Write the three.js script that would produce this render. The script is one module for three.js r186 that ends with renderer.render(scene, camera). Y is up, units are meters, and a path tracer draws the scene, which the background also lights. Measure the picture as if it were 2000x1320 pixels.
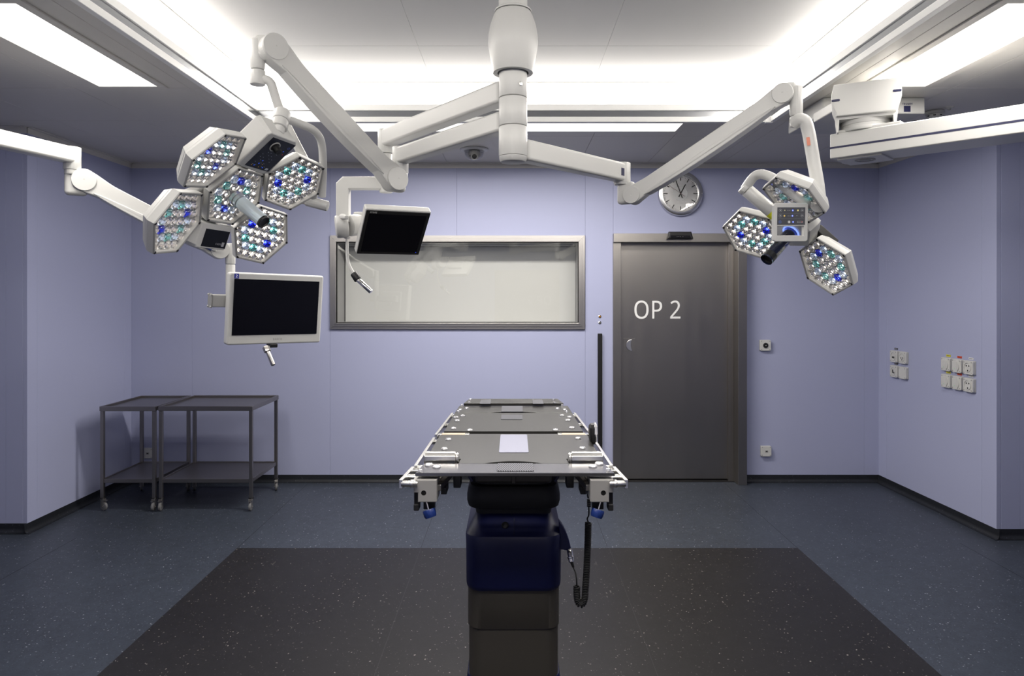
import * as THREE from 'three';
import { RoundedBoxGeometry } from 'three/addons/geometries/RoundedBoxGeometry.js';
import { mergeGeometries, toCreasedNormals, mergeVertices } from 'three/addons/utils/BufferGeometryUtils.js';
import { FontLoader } from 'three/addons/loaders/FontLoader.js';
import { TextGeometry } from 'three/addons/geometries/TextGeometry.js';
import { RectAreaLightUniformsLib } from 'three/addons/lights/RectAreaLightUniformsLib.js';

/* ---------- camera, exposure, main lights ---------- */
const EYE = 1.66, CAMZ = 6.09, F = 1333, CX = 1003, CY = 578;
const scene = new THREE.Scene();
scene.background = new THREE.Color(0x000000);
const camera = new THREE.PerspectiveCamera(2 * Math.atan(660 / F) * 180 / Math.PI, 2000 / 1320, 0.05, 60);
camera.position.set(0, EYE, CAMZ);
camera.setViewOffset(2000, 1320, 1000 - CX, 660 - CY, 2000, 1320);     // shifted lens: verticals stay vertical
const renderer = new THREE.WebGLRenderer({ antialias: true });
renderer.toneMapping = THREE.LinearToneMapping;
renderer.toneMappingExposure = 1.2;
renderer.shadowMap.enabled = true;
RectAreaLightUniformsLib.init();
const BAND = 8, PANEL = 44, SIDE = 17, FRONT = 24, GLOW = 1.6;          // luminance of the canopy's light bands and of the ceiling panels
const H = 2.845;                                   // ceiling height
const CAN = { x: 1.74, z0: 1.48, z1: 4.89, top: 3.10 };   // the lit recess over the table
const LAMPCOL = 0xfff9f1;
const areaLights = [];
function areaLight(name, w, h, pos, dir, power) {
  const l = new THREE.RectAreaLight(LAMPCOL, power, w, h);
  l.name = name; l.position.set(...pos); l.lookAt(pos[0] + dir[0], pos[1] + dir[1], pos[2] + dir[2]);
  scene.add(l); areaLights.push(l); return l;
}
{
  const cz = (CAN.z0 + CAN.z1) / 2, lx = 2 * CAN.x - 0.06, lz = CAN.z1 - CAN.z0 - 0.06, y = 3.025, e = 0.022;
  areaLight('band_light', lx, 0.14, [0, y, CAN.z0 + e], [0, 0, 1], BAND);
  areaLight('band_light', lx, 0.14, [0, y, CAN.z1 - e], [0, 0, -1], BAND);
  areaLight('band_light', lz, 0.14, [-CAN.x + e, y, cz], [1, 0, 0], BAND);
  areaLight('band_light', lz, 0.14, [CAN.x - e, y, cz], [-1, 0, 0], BAND);
}
const CEILING_LIGHTS = [   // x, z, width x, length z, luminance
  [-2.165, 2.80, 0.325, 1.09, SIDE, 'long glowing panel in the grey ceiling on the side with the steel trolleys'],
  [2.150, 2.80, 0.325, 1.09, SIDE, 'long glowing panel in the grey ceiling beside the white ceiling boom'],
  [-0.590, 1.325, 1.13, 0.23, PANEL, 'wide glowing ceiling panel behind the canopy on the window side'],
  [0.590, 1.325, 1.13, 0.23, PANEL, 'wide glowing ceiling panel behind the canopy on the door side'],
  [-0.590, 5.05, 1.13, 0.23, FRONT, 'wide glowing ceiling panel overhead near the camera, window side'],
  [0.590, 5.05, 1.13, 0.23, FRONT, 'wide glowing ceiling panel overhead near the camera, door side'],
];
for (const [x, z, w, l, power] of CEILING_LIGHTS) areaLight('panel_light', w, l, [x, H - 0.012, z], [0, -1, 0.0001], power);

/* ---------- helpers ---------- */
const V = (x, y, z) => new THREE.Vector3(x, y, z);
const at = (px, py, d) => V((px - CX) * d / F, EYE + (CY - py) * d / F, CAMZ - d);            // a pixel at a depth -> a point
const onH = (px, py, h) => { const d = (EYE - h) * F / (py - CY); return V((px - CX) * d / F, h, CAMZ - d); };
let seed = 7; const rnd = () => { seed = (seed * 1664525 + 1013904223) >>> 0; return seed / 4294967296; };
const used = new Map();
function numbered(n) { const k = used.get(n) || 0; used.set(n, k + 1); return k ? n + '_' + String(k).padStart(3, '0') : n; }
function tag(o, label, category, group, kind) {
  if (label) o.userData.label = label; if (category) o.userData.category = category;
  if (group) o.userData.group = group; if (kind) o.userData.kind = kind; return o;
}
function prep(g) {
  if (g.index) g = g.toNonIndexed();
  for (const k of Object.keys(g.attributes)) if (!['position', 'normal', 'uv'].includes(k)) g.deleteAttribute(k);
  if (!g.attributes.normal) g.computeVertexNormals();
  if (!g.attributes.uv) g.setAttribute('uv', new THREE.BufferAttribute(new Float32Array(g.attributes.position.count * 2), 2));
  g.clearGroups?.(); return g;
}
function merge(list) { list = list.flat(9); return list.length === 1 ? list[0] : mergeGeometries(list.map(prep)); }
function obj(name, geos, mat, parent = scene, label) {
  const m = new THREE.Mesh(Array.isArray(geos) ? merge(geos) : geos, mat);
  m.name = numbered(name); m.castShadow = m.receiveShadow = true; parent.add(m); if (label) m.userData.label = label; return m;
}
function thing(name, label, category, pos = [0, 0, 0], group) {
  const o = new THREE.Group(); o.name = numbered(name); o.position.set(...(pos.isVector3 ? pos.toArray() : pos)); scene.add(o);
  return tag(o, label, category, group);
}
function struct(name, geos, mat, parent) { const m = obj(name, geos, mat, parent); if (!parent) m.userData.kind = 'structure'; return m; }
const rbox = (w, h, d, r = 0.004, s = 2) => new RoundedBoxGeometry(w, h, d, s, Math.min(r, w / 2.02, h / 2.02, d / 2.02));
const cbox = (w, h, d, x = 0, y = 0, z = 0, r = 0.004) => (r ? rbox(w, h, d, r) : new THREE.BoxGeometry(w, h, d)).translate(x, y, z);
const span = (x0, x1, y0, y1, z0, z1, r = 0) => cbox(x1 - x0, y1 - y0, z1 - z0, (x0 + x1) / 2, (y0 + y1) / 2, (z0 + z1) / 2, r);
function basis(X, Y, Z, P) { const m = new THREE.Matrix4().makeBasis(X, Y, Z); m.setPosition(P); return m; }
function cyl(a, b, r0, r1 = r0, seg = 24, open = false) {                 // tapered cylinder from a to b
  const d = b.clone().sub(a), L = d.length(), g = new THREE.CylinderGeometry(r1, r0, L, seg, 1, open);
  g.applyQuaternion(new THREE.Quaternion().setFromUnitVectors(V(0, 1, 0), d.normalize()));
  return g.translate(...a.clone().add(b).multiplyScalar(0.5).toArray());
}
function turned(profile, a, dir, seg = 28) {                              // lathe profile [r, along] starting at a along dir
  const g = new THREE.LatheGeometry(profile.map(([r, y]) => new THREE.Vector2(r, y)), seg);
  g.applyQuaternion(new THREE.Quaternion().setFromUnitVectors(V(0, 1, 0), dir.clone().normalize()));
  return toCreasedNormals(g.translate(...a.toArray()), 0.6);
}
const roundCyl = (a, b, r, e = 0.004, seg = 28) => { const d = b.clone().sub(a), L = d.length(); return turned([[0, 0], [r - e, 0], [r - e * .3, e * .3], [r, e], [r, L - e], [r - e * .3, L - e * .3], [r - e, L], [0, L]], a, d, seg); };
function pipe(pts, r, seg = 40, rad = 14, flat = 1, t = 0.35) {
  const g = new THREE.TubeGeometry(new THREE.CatmullRomCurve3(pts, false, 'catmullrom', t), seg, r, rad, false); return g;
}
function roundedPath(pts, bend) {                                         // polyline with rounded corners
  const out = [pts[0]];
  for (let i = 1; i < pts.length - 1; i++) {
    const a = pts[i - 1], p = pts[i], b = pts[i + 1];
    const u = a.clone().sub(p), w = b.clone().sub(p), k = Math.min(bend, u.length() * .48, w.length() * .48);
    u.setLength(k).add(p); w.setLength(k).add(p);
    for (let j = 0; j <= 6; j++) { const t = j / 6; out.push(u.clone().multiplyScalar((1 - t) ** 2).add(p.clone().multiplyScalar(2 * t * (1 - t))).add(w.clone().multiplyScalar(t * t))); }
  }
  out.push(pts[pts.length - 1]); return out;
}
function bentPipe(pts, r, bend, rad = 14) {
  const P = roundedPath(pts, bend), c = new THREE.CurvePath();
  for (let i = 0; i < P.length - 1; i++) c.add(new THREE.LineCurve3(P[i], P[i + 1]));
  class C extends THREE.Curve { getPoint(t) { return c.getPoint(t); } }
  return new THREE.TubeGeometry(new C(), 14 * pts.length, r, rad, false);
}
function roundRect(w, h, r) {
  const s = new THREE.Shape(), x = w / 2, y = h / 2;
  s.moveTo(-x + r, -y); s.lineTo(x - r, -y); s.absarc(x - r, -y + r, r, -Math.PI / 2, 0); s.lineTo(x, y - r); s.absarc(x - r, y - r, r, 0, Math.PI / 2);
  s.lineTo(-x + r, y); s.absarc(-x + r, y - r, r, Math.PI / 2, Math.PI); s.lineTo(-x, -y + r); s.absarc(-x + r, -y + r, r, Math.PI, 1.5 * Math.PI); return s;
}
function slab(shape, depth, bevel = 0.003, seg = 2, cs = 10) {             // extrusion along +z from 0 to depth, rounded edges inside that
  const g = new THREE.ExtrudeGeometry(shape, { depth: depth - 2 * bevel, bevelEnabled: bevel > 0, bevelSize: bevel, bevelOffset: -bevel, bevelThickness: bevel, bevelSegments: seg, curveSegments: cs });
  return g.translate(0, 0, bevel);
}
function poly(pts) { const s = new THREE.Shape(); pts.forEach(([x, y], i) => i ? s.lineTo(x, y) : s.moveTo(x, y)); s.closePath(); return s; }
function loftRects(rings, n = 6) {                                        // rounded rectangles [y, halfW, halfD, r, cz] stacked along y
  const P = [], m = 4 * (n + 1);
  for (const [y, hw, hd, r, cz = 0] of rings) for (let c = 0; c < 4; c++) for (let i = 0; i <= n; i++) {
    const a = c * Math.PI / 2 + i / n * Math.PI / 2, sx = (c === 0 || c === 3) ? 1 : -1, sz = c < 2 ? 1 : -1;
    P.push(sx * (hw - r) + Math.cos(a) * r, y, cz + sz * (hd - r) + Math.sin(a) * r);
  }
  const idx = [];
  for (let k = 0; k < rings.length - 1; k++) for (let i = 0; i < m; i++) { const a = k * m + i, b = k * m + (i + 1) % m; idx.push(a, a + m, b, b, a + m, b + m); }
  const cap = (k, flip) => { const [y, , , , cz = 0] = rings[k]; const c = P.length / 3; P.push(0, y, cz); for (let i = 0; i < m; i++) { const a = k * m + i, b = k * m + (i + 1) % m; flip ? idx.push(c, b, a) : idx.push(c, a, b); } };
  const up = rings[rings.length - 1][0] > rings[0][0];
  if (!up) for (let i = 0; i < idx.length; i += 3) { const t = idx[i]; idx[i] = idx[i + 1]; idx[i + 1] = t; }
  cap(0, !up); cap(rings.length - 1, up);
  const g = new THREE.BufferGeometry(); g.setAttribute('position', new THREE.Float32BufferAttribute(P, 3)); g.setIndex(idx);
  return toCreasedNormals(g, 0.55);
}

/* ---------- textures and materials ---------- */
function dataTex(n, fn, srgb) {
  const d = new Uint8Array(n * n * 4);
  for (let y = 0, i = 0; y < n; y++) for (let x = 0; x < n; x++, i += 4) { const c = fn(x, y); d[i] = c[0]; d[i + 1] = c[1]; d[i + 2] = c[2]; d[i + 3] = 255; }
  const t = new THREE.DataTexture(d, n, n); t.wrapS = t.wrapT = THREE.RepeatWrapping; t.magFilter = THREE.LinearFilter; t.minFilter = THREE.LinearMipmapLinearFilter; t.generateMipmaps = true;
  if (srgb) t.colorSpace = THREE.SRGBColorSpace; t.needsUpdate = true; return t;
}
function noiseGrid(n, cell) {                                              // tiling value noise
  const m = Math.round(n / cell), g = Array.from({ length: m * m }, rnd);
  return (x, y) => { const fx = x / cell, fy = y / cell, x0 = Math.floor(fx), y0 = Math.floor(fy); let u = fx - x0, v = fy - y0; u = u * u * (3 - 2 * u); v = v * v * (3 - 2 * v);
    const q = (a, b) => g[((b % m) + m) % m * m + ((a % m) + m) % m];
    return (q(x0, y0) * (1 - u) + q(x0 + 1, y0) * u) * (1 - v) + (q(x0, y0 + 1) * (1 - u) + q(x0 + 1, y0 + 1) * u) * v; };
}
function vinyl(base, chips, n = 2048) {                                    // speckled sheet vinyl, 2 m of floor
  const buf = new Float32Array(n * n * 3), n1 = noiseGrid(n, 32), n2 = noiseGrid(n, 8), n3 = noiseGrid(n, 256);
  for (let y = 0; y < n; y++) for (let x = 0; x < n; x++) { const k = 1 + (n1(x, y) - .5) * .10 + (n2(x, y) - .5) * .14 + (n3(x, y) - .5) * .06 + (rnd() - .5) * .14, i = (y * n + x) * 3; for (let c = 0; c < 3; c++) buf[i + c] = base[c] * k; }
  for (const [count, r0, r1, col, amt] of chips) for (let k = 0; k < count; k++) {
    const cx = rnd() * n, cy = rnd() * n, r = r0 + (r1 - r0) * rnd() ** 3, a = rnd() * Math.PI, el = .24 + rnd() * .5, ca = Math.cos(a), sa = Math.sin(a), am = amt * (.35 + .65 * rnd()), R = Math.ceil(r + 1);
    for (let dy = -R; dy <= R; dy++) for (let dx = -R; dx <= R; dx++) {
      const u = dx * ca + dy * sa, v = (-dx * sa + dy * ca) / el, q = Math.hypot(u, v) / r; if (q > 1.15) continue;
      const w = am * Math.min(1, (1.15 - q) * 4), i = ((((cy + dy | 0) + n) % n) * n + (((cx + dx | 0) + n) % n)) * 3;
      for (let c = 0; c < 3; c++) buf[i + c] += (col[c] - buf[i + c]) * w;
    }
  }
  return dataTex(n, (x, y) => { const i = (y * n + x) * 3; return [buf[i], buf[i + 1], buf[i + 2]]; }, true);
}
const PHYS = (o) => new THREE.MeshPhysicalMaterial(o), STD = (o) => new THREE.MeshStandardMaterial(o);
const lin = (r, g, b) => new THREE.Color().setRGB(r, g, b);
const floorTex = vinyl([54, 60, 70], [[4000, 1.3, 5.2, [196, 200, 206], .85], [3600, 1, 4.2, [112, 118, 132], .6], [5200, 1.3, 4.6, [24, 27, 34], .8]]);
const inlayTex = vinyl([31, 30, 31], [[3400, 1.3, 5.4, [186, 180, 172], .85], [2600, 1, 3.6, [92, 88, 86], .6], [2400, 1, 3.2, [20, 19, 20], .6]]);
const skirtTex = floorTex.clone(); 
const brushTex = (() => { const a = noiseGrid(512, 4), b = noiseGrid(512, 64); return dataTex(512, (x, y) => { const v = 215 + (a(x, 3) - .5) * 14 + (b(x, 9) - .5) * 14 + (b(x, y) - .5) * 16; return [v, v, v]; }); })();
const grainTex = (() => { const a = noiseGrid(256, 2), b = noiseGrid(256, 16); return dataTex(256, (x, y) => { const v = 128 + (a(x, y) - .5) * 120 + (b(x, y) - .5) * 50; return [v, v, v]; }); })();
const rep = (t, u, v) => { const c = t.clone(); c.repeat.set(u, v); c.needsUpdate = true; return c; };
const M = {
  wall: PHYS({ color: lin(.380, .404, .575), roughness: .46, specularIntensity: .6 }),
  backing: STD({ color: lin(.34, .355, .50), roughness: .8 }),
  ceil: PHYS({ color: lin(.62, .60, .565), roughness: .42, specularIntensity: .7 }),
  canopy: STD({ color: lin(.60, .60, .59), roughness: .5 }),
  rail: PHYS({ color: lin(.80, .80, .79), roughness: .3 }),
  mirror: STD({ color: lin(.42, .43, .45), roughness: .16, metalness: 1 }),
  floor: PHYS({ map: floorTex, roughness: .40, specularIntensity: .8 }),
  inlay: PHYS({ map: inlayTex, roughness: .42, specularIntensity: .6 }),
  skirt: PHYS({ map: floorTex, color: 0x7c7c80, roughness: .55 }),
  white: PHYS({ color: lin(.58, .58, .565), roughness: .36 }),
  white2: PHYS({ color: lin(.48, .48, .47), roughness: .42 }),
  grey: PHYS({ color: lin(.33, .33, .325), roughness: .5 }),
  greyMetal: STD({ color: lin(.42, .41, .39), roughness: .42, metalness: .35, bumpMap: rep(grainTex, 6, 6), bumpScale: .00006 }),
  dark: PHYS({ color: lin(.012, .012, .013), roughness: .4 }),
  black: PHYS({ color: lin(.004, .004, .005), roughness: .5 }),
  rubber: PHYS({ color: lin(.006, .006, .007), roughness: .62 }),
  screen: PHYS({ color: lin(.003, .003, .006), roughness: .22, specularIntensity: .5 }),
  steel: STD({ color: lin(.46, .445, .43), roughness: .33, metalness: 1 }),
  doorSteel: STD({ color: lin(.34, .322, .304), roughness: .42, metalness: 1, roughnessMap: rep(brushTex, 2, 1) }),
  trolley: STD({ color: lin(.27, .255, .245), roughness: .36, metalness: 1 }),
  chrome: STD({ color: lin(.78, .77, .75), roughness: .12, metalness: 1 }),
  satin: STD({ color: lin(.74, .73, .71), roughness: .28, metalness: 1 }),
  plate: PHYS({ color: lin(.024, .0235, .022), roughness: .30, specularIntensity: 1, bumpMap: rep(grainTex, 10, 10), bumpScale: .00008 }),
  plateGrey: STD({ color: lin(.19, .19, .20), roughness: .22, metalness: .85 }),
  pearl: PHYS({ color: lin(.80, .80, .82), roughness: .18, metalness: .6 }),
  velcro: PHYS({ color: lin(.20, .21, .26), roughness: .95 }),
  blue: PHYS({ color: lin(.004, .007, .055), roughness: .42, bumpMap: rep(grainTex, 14, 14), bumpScale: .0004 }),
  blueKnob: PHYS({ color: lin(.008, .028, .16), roughness: .4 }),
  navy: PHYS({ color: lin(.012, .014, .06), roughness: .4 }),
  column: PHYS({ color: lin(.075, .068, .058), roughness: .4, metalness: .35 }),
  glassPane: PHYS({ color: 0xffffff, transmission: 1, thickness: 0, roughness: 0, ior: 1.5 }),
  coverGlass: PHYS({ color: 0xffffff, transmission: 1, thickness: 0, roughness: .0, ior: 1.12 }),
  lensGlass: PHYS({ color: 0xffffff, transmission: 1, thickness: 0, roughness: .02, ior: 1.75 }),
  blind: STD({ color: lin(.56, .57, .55), roughness: .8 }),
  wheel: PHYS({ color: lin(.15, .15, .155), roughness: .45 }),
  letters: STD({ color: lin(.86, .86, .85), roughness: .5 }),
  alu: STD({ color: lin(.62, .62, .61), roughness: .34, metalness: .9 }),
  handleBlue: PHYS({ color: lin(.68, .76, .80), roughness: .30, metalness: .45 }),
  handleNavy: PHYS({ color: lin(.008, .012, .035), roughness: .22, clearcoat: .6 }),
  glow: STD({ color: 0xffffff, emissive: LAMPCOL, emissiveIntensity: GLOW }),
  tan: PHYS({ color: lin(.72, .58, .42), roughness: .4 }),
};
function canvasTex(w, h, draw) {
  const c = document.createElement('canvas'); c.width = w; c.height = h; const x = c.getContext('2d'); draw(x, w, h);
  const t = new THREE.CanvasTexture(c); t.colorSpace = THREE.SRGBColorSpace; t.anisotropy = 4; return t;
}
function face(w, h, tex, opts = {}) { return { geo: new THREE.PlaneGeometry(w, h), mat: PHYS({ map: tex, roughness: .4, ...opts }) }; }
const font = await new FontLoader().loadAsync('fonts/droid/droid_sans_regular.typeface.json');
const fontB = await new FontLoader().loadAsync('fonts/droid/droid_sans_bold.typeface.json');
function text(s, size, depth = 0.0008, f = font) { const g = new TextGeometry(s, { font: f, size, depth, curveSegments: 5 }); g.computeBoundingBox(); return g; }
function uvFromXZ(g, s = .5) { const p = g.attributes.position, u = g.attributes.uv; for (let i = 0; i < p.count; i++) u.setXY(i, p.getX(i) * s, p.getZ(i) * s); return g; }

/* ---------- the room ---------- */
const XL = -3.41, XR0 = 3.257, XR1 = 3.305, ZL = 1.304, ZR = 1.42, XO = 4.25, ZB = 6.62, SK = 0.066;
{
  struct('floor', uvFromXZ(span(-XO - .2, XO + .2, -0.1, 0, -0.4, ZB + .2)), M.floor);
  const q = [[463, 1070.5], [1557, 1069.5]].map(([a, b]) => onH(a, b, 0));
  for (const [x, z0, z1, y] of [[q[0].x, .05, q[0].z, .0004], [q[1].x, .05, q[0].z, .0004], [-.61, .05, q[0].z, .0004], [.62, .05, q[0].z, .0004], [-.609, q[0].z + .01, 5, .0019], [.63, q[0].z + .01, 5, .0019], [-3.0, 1.4, 5, .0004], [3.0, 1.5, 5, .0004]])
    struct('floor_seam', span(x - .0012, x + .0012, y - .0004, y, z0, z1), y > .001 ? M.dark : M.skirt);
  struct('floor_inlay', uvFromXZ(span(q[0].x, q[1].x, 0.0002, 0.0016, q[0].z, 5.2).translate(0, 0, 0)), M.inlay);
}
// wall panels: [x0, x1, y0, y1] on a plane, each a panel of its own with a fine joint
function panelWall(name, P0, P1, list, holes) {
  const g = new THREE.Group(); g.name = numbered(name); tag(g, null, null, null, 'structure'); scene.add(g);
  const X = V(P1[0] - P0[0], 0, P1[1] - P0[1]), L = X.length(); X.normalize(); const Z = V(-X.z, 0, X.x), m = basis(X, V(0, 1, 0), Z, V(P0[0], 0, P0[1]));
  for (const [a, b, y0, y1] of list) obj('wall_panel', rbox(b - a - .0009, y1 - y0 - .0009, .03, .0016, 2).translate((a + b) / 2, (y0 + y1) / 2, -.015).applyMatrix4(m), M.wall, g);
  for (const [a, b, y0, y1] of holes || [[.045, L - .045, 0, H + .1]]) obj('wall_core', span(a, b, y0, y1, -.12, -.031).applyMatrix4(m), M.backing, g);
  return g;
}
const T = H + .02, wx = (px) => (px - CX) * CAMZ / F, wy = (py) => EYE + (CY - py) * CAMZ / F;
const WIN = { x0: -1.634, x1: .636, y0: 1.363, y1: 2.199 };
{
  const o = 3.41, X0 = XL, s = (x) => x - X0, W = XR0 - XL;
  panelWall('wall_back', [XL, 0], [XR0, 0], [
    [-.02, s(wx(375)), 0, T], [s(wx(375)), s(WIN.x0 - .004), 0, T], [s(WIN.x0 - .004), s(.64), 0, WIN.y0], [s(WIN.x0 - .004), s(-.507), WIN.y1, T], [s(-.507), s(.64), WIN.y1, T],
    [s(.64), s(.890), 0, T], [s(.890), s(2.05), 2.213, T], [s(2.05), s(3.13), 0, T], [s(3.13), W + .02, 0, T]],
  [[-.3, s(WIN.x0), 0, T + .1], [s(WIN.x0), s(WIN.x1), 0, WIN.y0], [s(WIN.x0), s(WIN.x1), WIN.y1, T + .1], [s(WIN.x1), s(.94), 0, T + .1], [s(.94), s(1.98), 2.14, T + .1], [s(1.98), W + .3, 0, T + .1]]);
  const lw = (a, b, ...cuts) => { const L = Math.hypot(b[0] - a[0], b[1] - a[1]), c = [0, ...cuts, L]; return c.slice(1).map((e, i) => [c[i], e, 0, T]); };
  const add = (n, a, b, ...cuts) => panelWall(n, a, b, lw(a, b, ...cuts));
  add('wall_left', [XL, ZL], [XL, 0], .10, 1.19);
  add('wall_left_return', [-XO, ZL], [XL - .0306, ZL], .69);
  add('wall_left_side', [-XO, ZB], [-XO, ZL], 1.2, 2.4, 3.6);
  add('wall_right', [XR0, 0], [XR1, ZR], .12, 1.28);
  add('wall_right_return', [XR1 + .0306, ZR], [XO, ZR], .13);
  add('wall_right_side', [XO, ZR], [XO, ZB], 1.2, 2.4, 3.6);
  add('wall_rear', [XO, ZB], [-XO, ZB], 1.2, 2.4, 3.15, 4.4, 5.6, 7);
}
// coved skirting, one length per wall
{
  const run = (a, b, n) => {
    const X = V(b[0] - a[0], 0, b[1] - a[1]), L = X.length(); X.normalize(); const Z = V(-X.z, 0, X.x);
    const s = new THREE.Shape(); s.moveTo(0, 0); s.lineTo(.034, 0); s.lineTo(.034, .002); s.quadraticCurveTo(.008, .004, .005, .03); s.lineTo(.004, SK); s.lineTo(0, SK); s.closePath();
    const g = new THREE.ExtrudeGeometry(s, { depth: L, bevelEnabled: false, curveSegments: 8 });
    g.applyMatrix4(basis(Z, V(0, 1, 0), X.clone().negate(), V(b[0], 0, b[1])));
    const p = g.attributes.position, u = g.attributes.uv; for (let i = 0; i < p.count; i++) u.setXY(i, (p.getX(i) * Math.abs(X.x) + p.getZ(i) * Math.abs(X.z)) * .5, p.getY(i) * .5 + .1);
    struct(n, g, M.skirt);
  };
  run([XL, 0], [.885, 0], 'baseboard_back'); run([2.052, 0], [XR0, 0], 'baseboard_back_right');
  run([XL, ZL + .034], [XL, 0], 'baseboard_left'); run([-XO, ZL], [XL, ZL], 'baseboard_left_return'); run([-XO, ZB], [-XO, ZL], 'baseboard_left_side');
  run([XR0, 0], [XR1, ZR + .034], 'baseboard_right'); run([XR1, ZR], [XO, ZR], 'baseboard_right_return'); run([XO, ZR], [XO, ZB], 'baseboard_right_side');
  // slim angle profile where wall and ceiling meet
  let n = 1; const top = (a, b) => {
    const X = V(b[0] - a[0], 0, b[1] - a[1]), L = X.length(); X.normalize(); const Z = V(-X.z, 0, X.x);
    struct('trim_' + n++, [cbox(L, .045, .006, L / 2, H - .0225, .003, 0), cbox(L, .006, .034, L / 2, H - .004, .017, 0)].map((g) => g.applyMatrix4(basis(X, V(0, 1, 0), Z, V(a[0], 0, a[1])))), M.ceil);
  };
  top([XL, 0], [XR0, 0]); top([XL, ZL], [XL, 0]); top([-XO, ZL], [XL, ZL]); top([XR0, 0], [XR1, ZR]); top([XR1, ZR], [XO, ZR]);
}
// ceiling of metal cassettes round the canopy
{
  const c = new THREE.Group(); c.name = numbered('ceiling'); tag(c, null, null, null, 'structure'); scene.add(c);
  const xs = [-XO, -3.7, -3.1, -2.5, -1.85, -CAN.x - .002, -1.19, -.59, .59, 1.19, CAN.x + .002, 1.85, 2.5, 3.1, 3.7, XO], zs = [-.05, 1.03, CAN.z0 - .002, 2.2, 3.4, CAN.z1 + .002, 5.6, ZB];
  for (let i = 0; i < xs.length - 1; i++) for (let k = 0; k < zs.length - 1; k++) {
    const mx = (xs[i] + xs[i + 1]) / 2, mz = (zs[k] + zs[k + 1]) / 2;
    if (Math.abs(mx) < CAN.x && mz > CAN.z0 && mz < CAN.z1) continue;
    obj('ceiling_panel', rbox(xs[i + 1] - xs[i] - .002, .03, zs[k + 1] - zs[k] - .002, .002, 2).translate(mx, H + .015, mz), M.ceil, c);
  }
  for (const [a, b, z0, z1] of [[-XO - .2, -CAN.x - .03, -.3, ZB + .2], [CAN.x + .03, XO + .2, -.3, ZB + .2], [-CAN.x - .03, CAN.x + .03, -.3, CAN.z0 - .03], [-CAN.x - .03, CAN.x + .03, CAN.z1 + .03, ZB + .2]])
    obj('ceiling_core', span(a, b, H + .031, H + .14, z0, z1), M.backing, c);
}
/* ---------- lit canopy over the table ---------- */
{
  const t = thing('light_canopy', 'large recessed white canopy over the table, edged with glowing bands and two white rails', 'canopy', [0, H, (CAN.z0 + CAN.z1) / 2]);
  const oz = (CAN.z0 + CAN.z1) / 2, put = (g) => g.translate(0, -H, -oz);
  const side = (y0, y1, th, r) => [span(-CAN.x, CAN.x, y0, y1, CAN.z0 - .02, CAN.z0 + th, r), span(-CAN.x, CAN.x, y0, y1, CAN.z1 - th, CAN.z1 + .02, r), span(-CAN.x - .02, -CAN.x + th, y0, y1, CAN.z0, CAN.z1, r), span(CAN.x - th, CAN.x + .02, y0, y1, CAN.z0, CAN.z1, r)].map(put);
  for (const g of side(2.832, 2.868, .012, .003)) obj('lower_rail', g, M.rail, t);
  for (const g of side(2.866, 2.912, .001, 0)) obj('steel_strip', g, M.mirror, t, 'polished steel strip between the two rails');
  for (const g of side(2.910, 2.952, .012, .003)) obj('upper_rail', g, M.rail, t);
  for (const g of side(2.952, 3.094, .002, 0)) obj('light_band', g, M.glow, t, 'glowing white light band');
  for (const g of side(3.092, 3.11, .018, .003)) obj('edge_trim', g, M.rail, t);
  for (const x of [-1, 1]) obj('corner_joint', put(cbox(.05, .046, .03, x * (CAN.x - .02), 2.848, CAN.z0 + .01, .004)), M.rail, t);
  const xs = [-CAN.x, -.55, .54, CAN.x], zs = [CAN.z0, 2.16, 3.19, 4.22, CAN.z1];
  for (let i = 0; i < 3; i++) for (let k = 0; k < 4; k++) obj('filter_panel', put(rbox(xs[i + 1] - xs[i] - .0008, .03, zs[k + 1] - zs[k] - .0008, .002, 2).translate((xs[i] + xs[i + 1]) / 2, CAN.top + .015, (zs[k] + zs[k + 1]) / 2)), M.canopy, t);
  obj('canopy_lid', put(span(-CAN.x - .05, CAN.x + .05, CAN.top + .03, CAN.top + .1, CAN.z0 - .05, CAN.z1 + .05)), M.canopy, t);
}
for (const [x, z, w, l, , label] of CEILING_LIGHTS) {
  const t = thing('ceiling_light', label, 'ceiling light', [x, H, z]);
  const fr = .042, y = -.005;
  obj('light_frame', [cbox(w + 2 * fr, .009, fr, 0, y, l / 2 + fr / 2, .002), cbox(w + 2 * fr, .009, fr, 0, y, -l / 2 - fr / 2, .002), cbox(fr, .009, l, w / 2 + fr / 2, y, 0, .002), cbox(fr, .009, l, -w / 2 - fr / 2, y, 0, .002)], M.ceil, t);
  obj('diffuser', cbox(w, .006, l, 0, -.005, 0, .001), M.glow, t);
}
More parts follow.
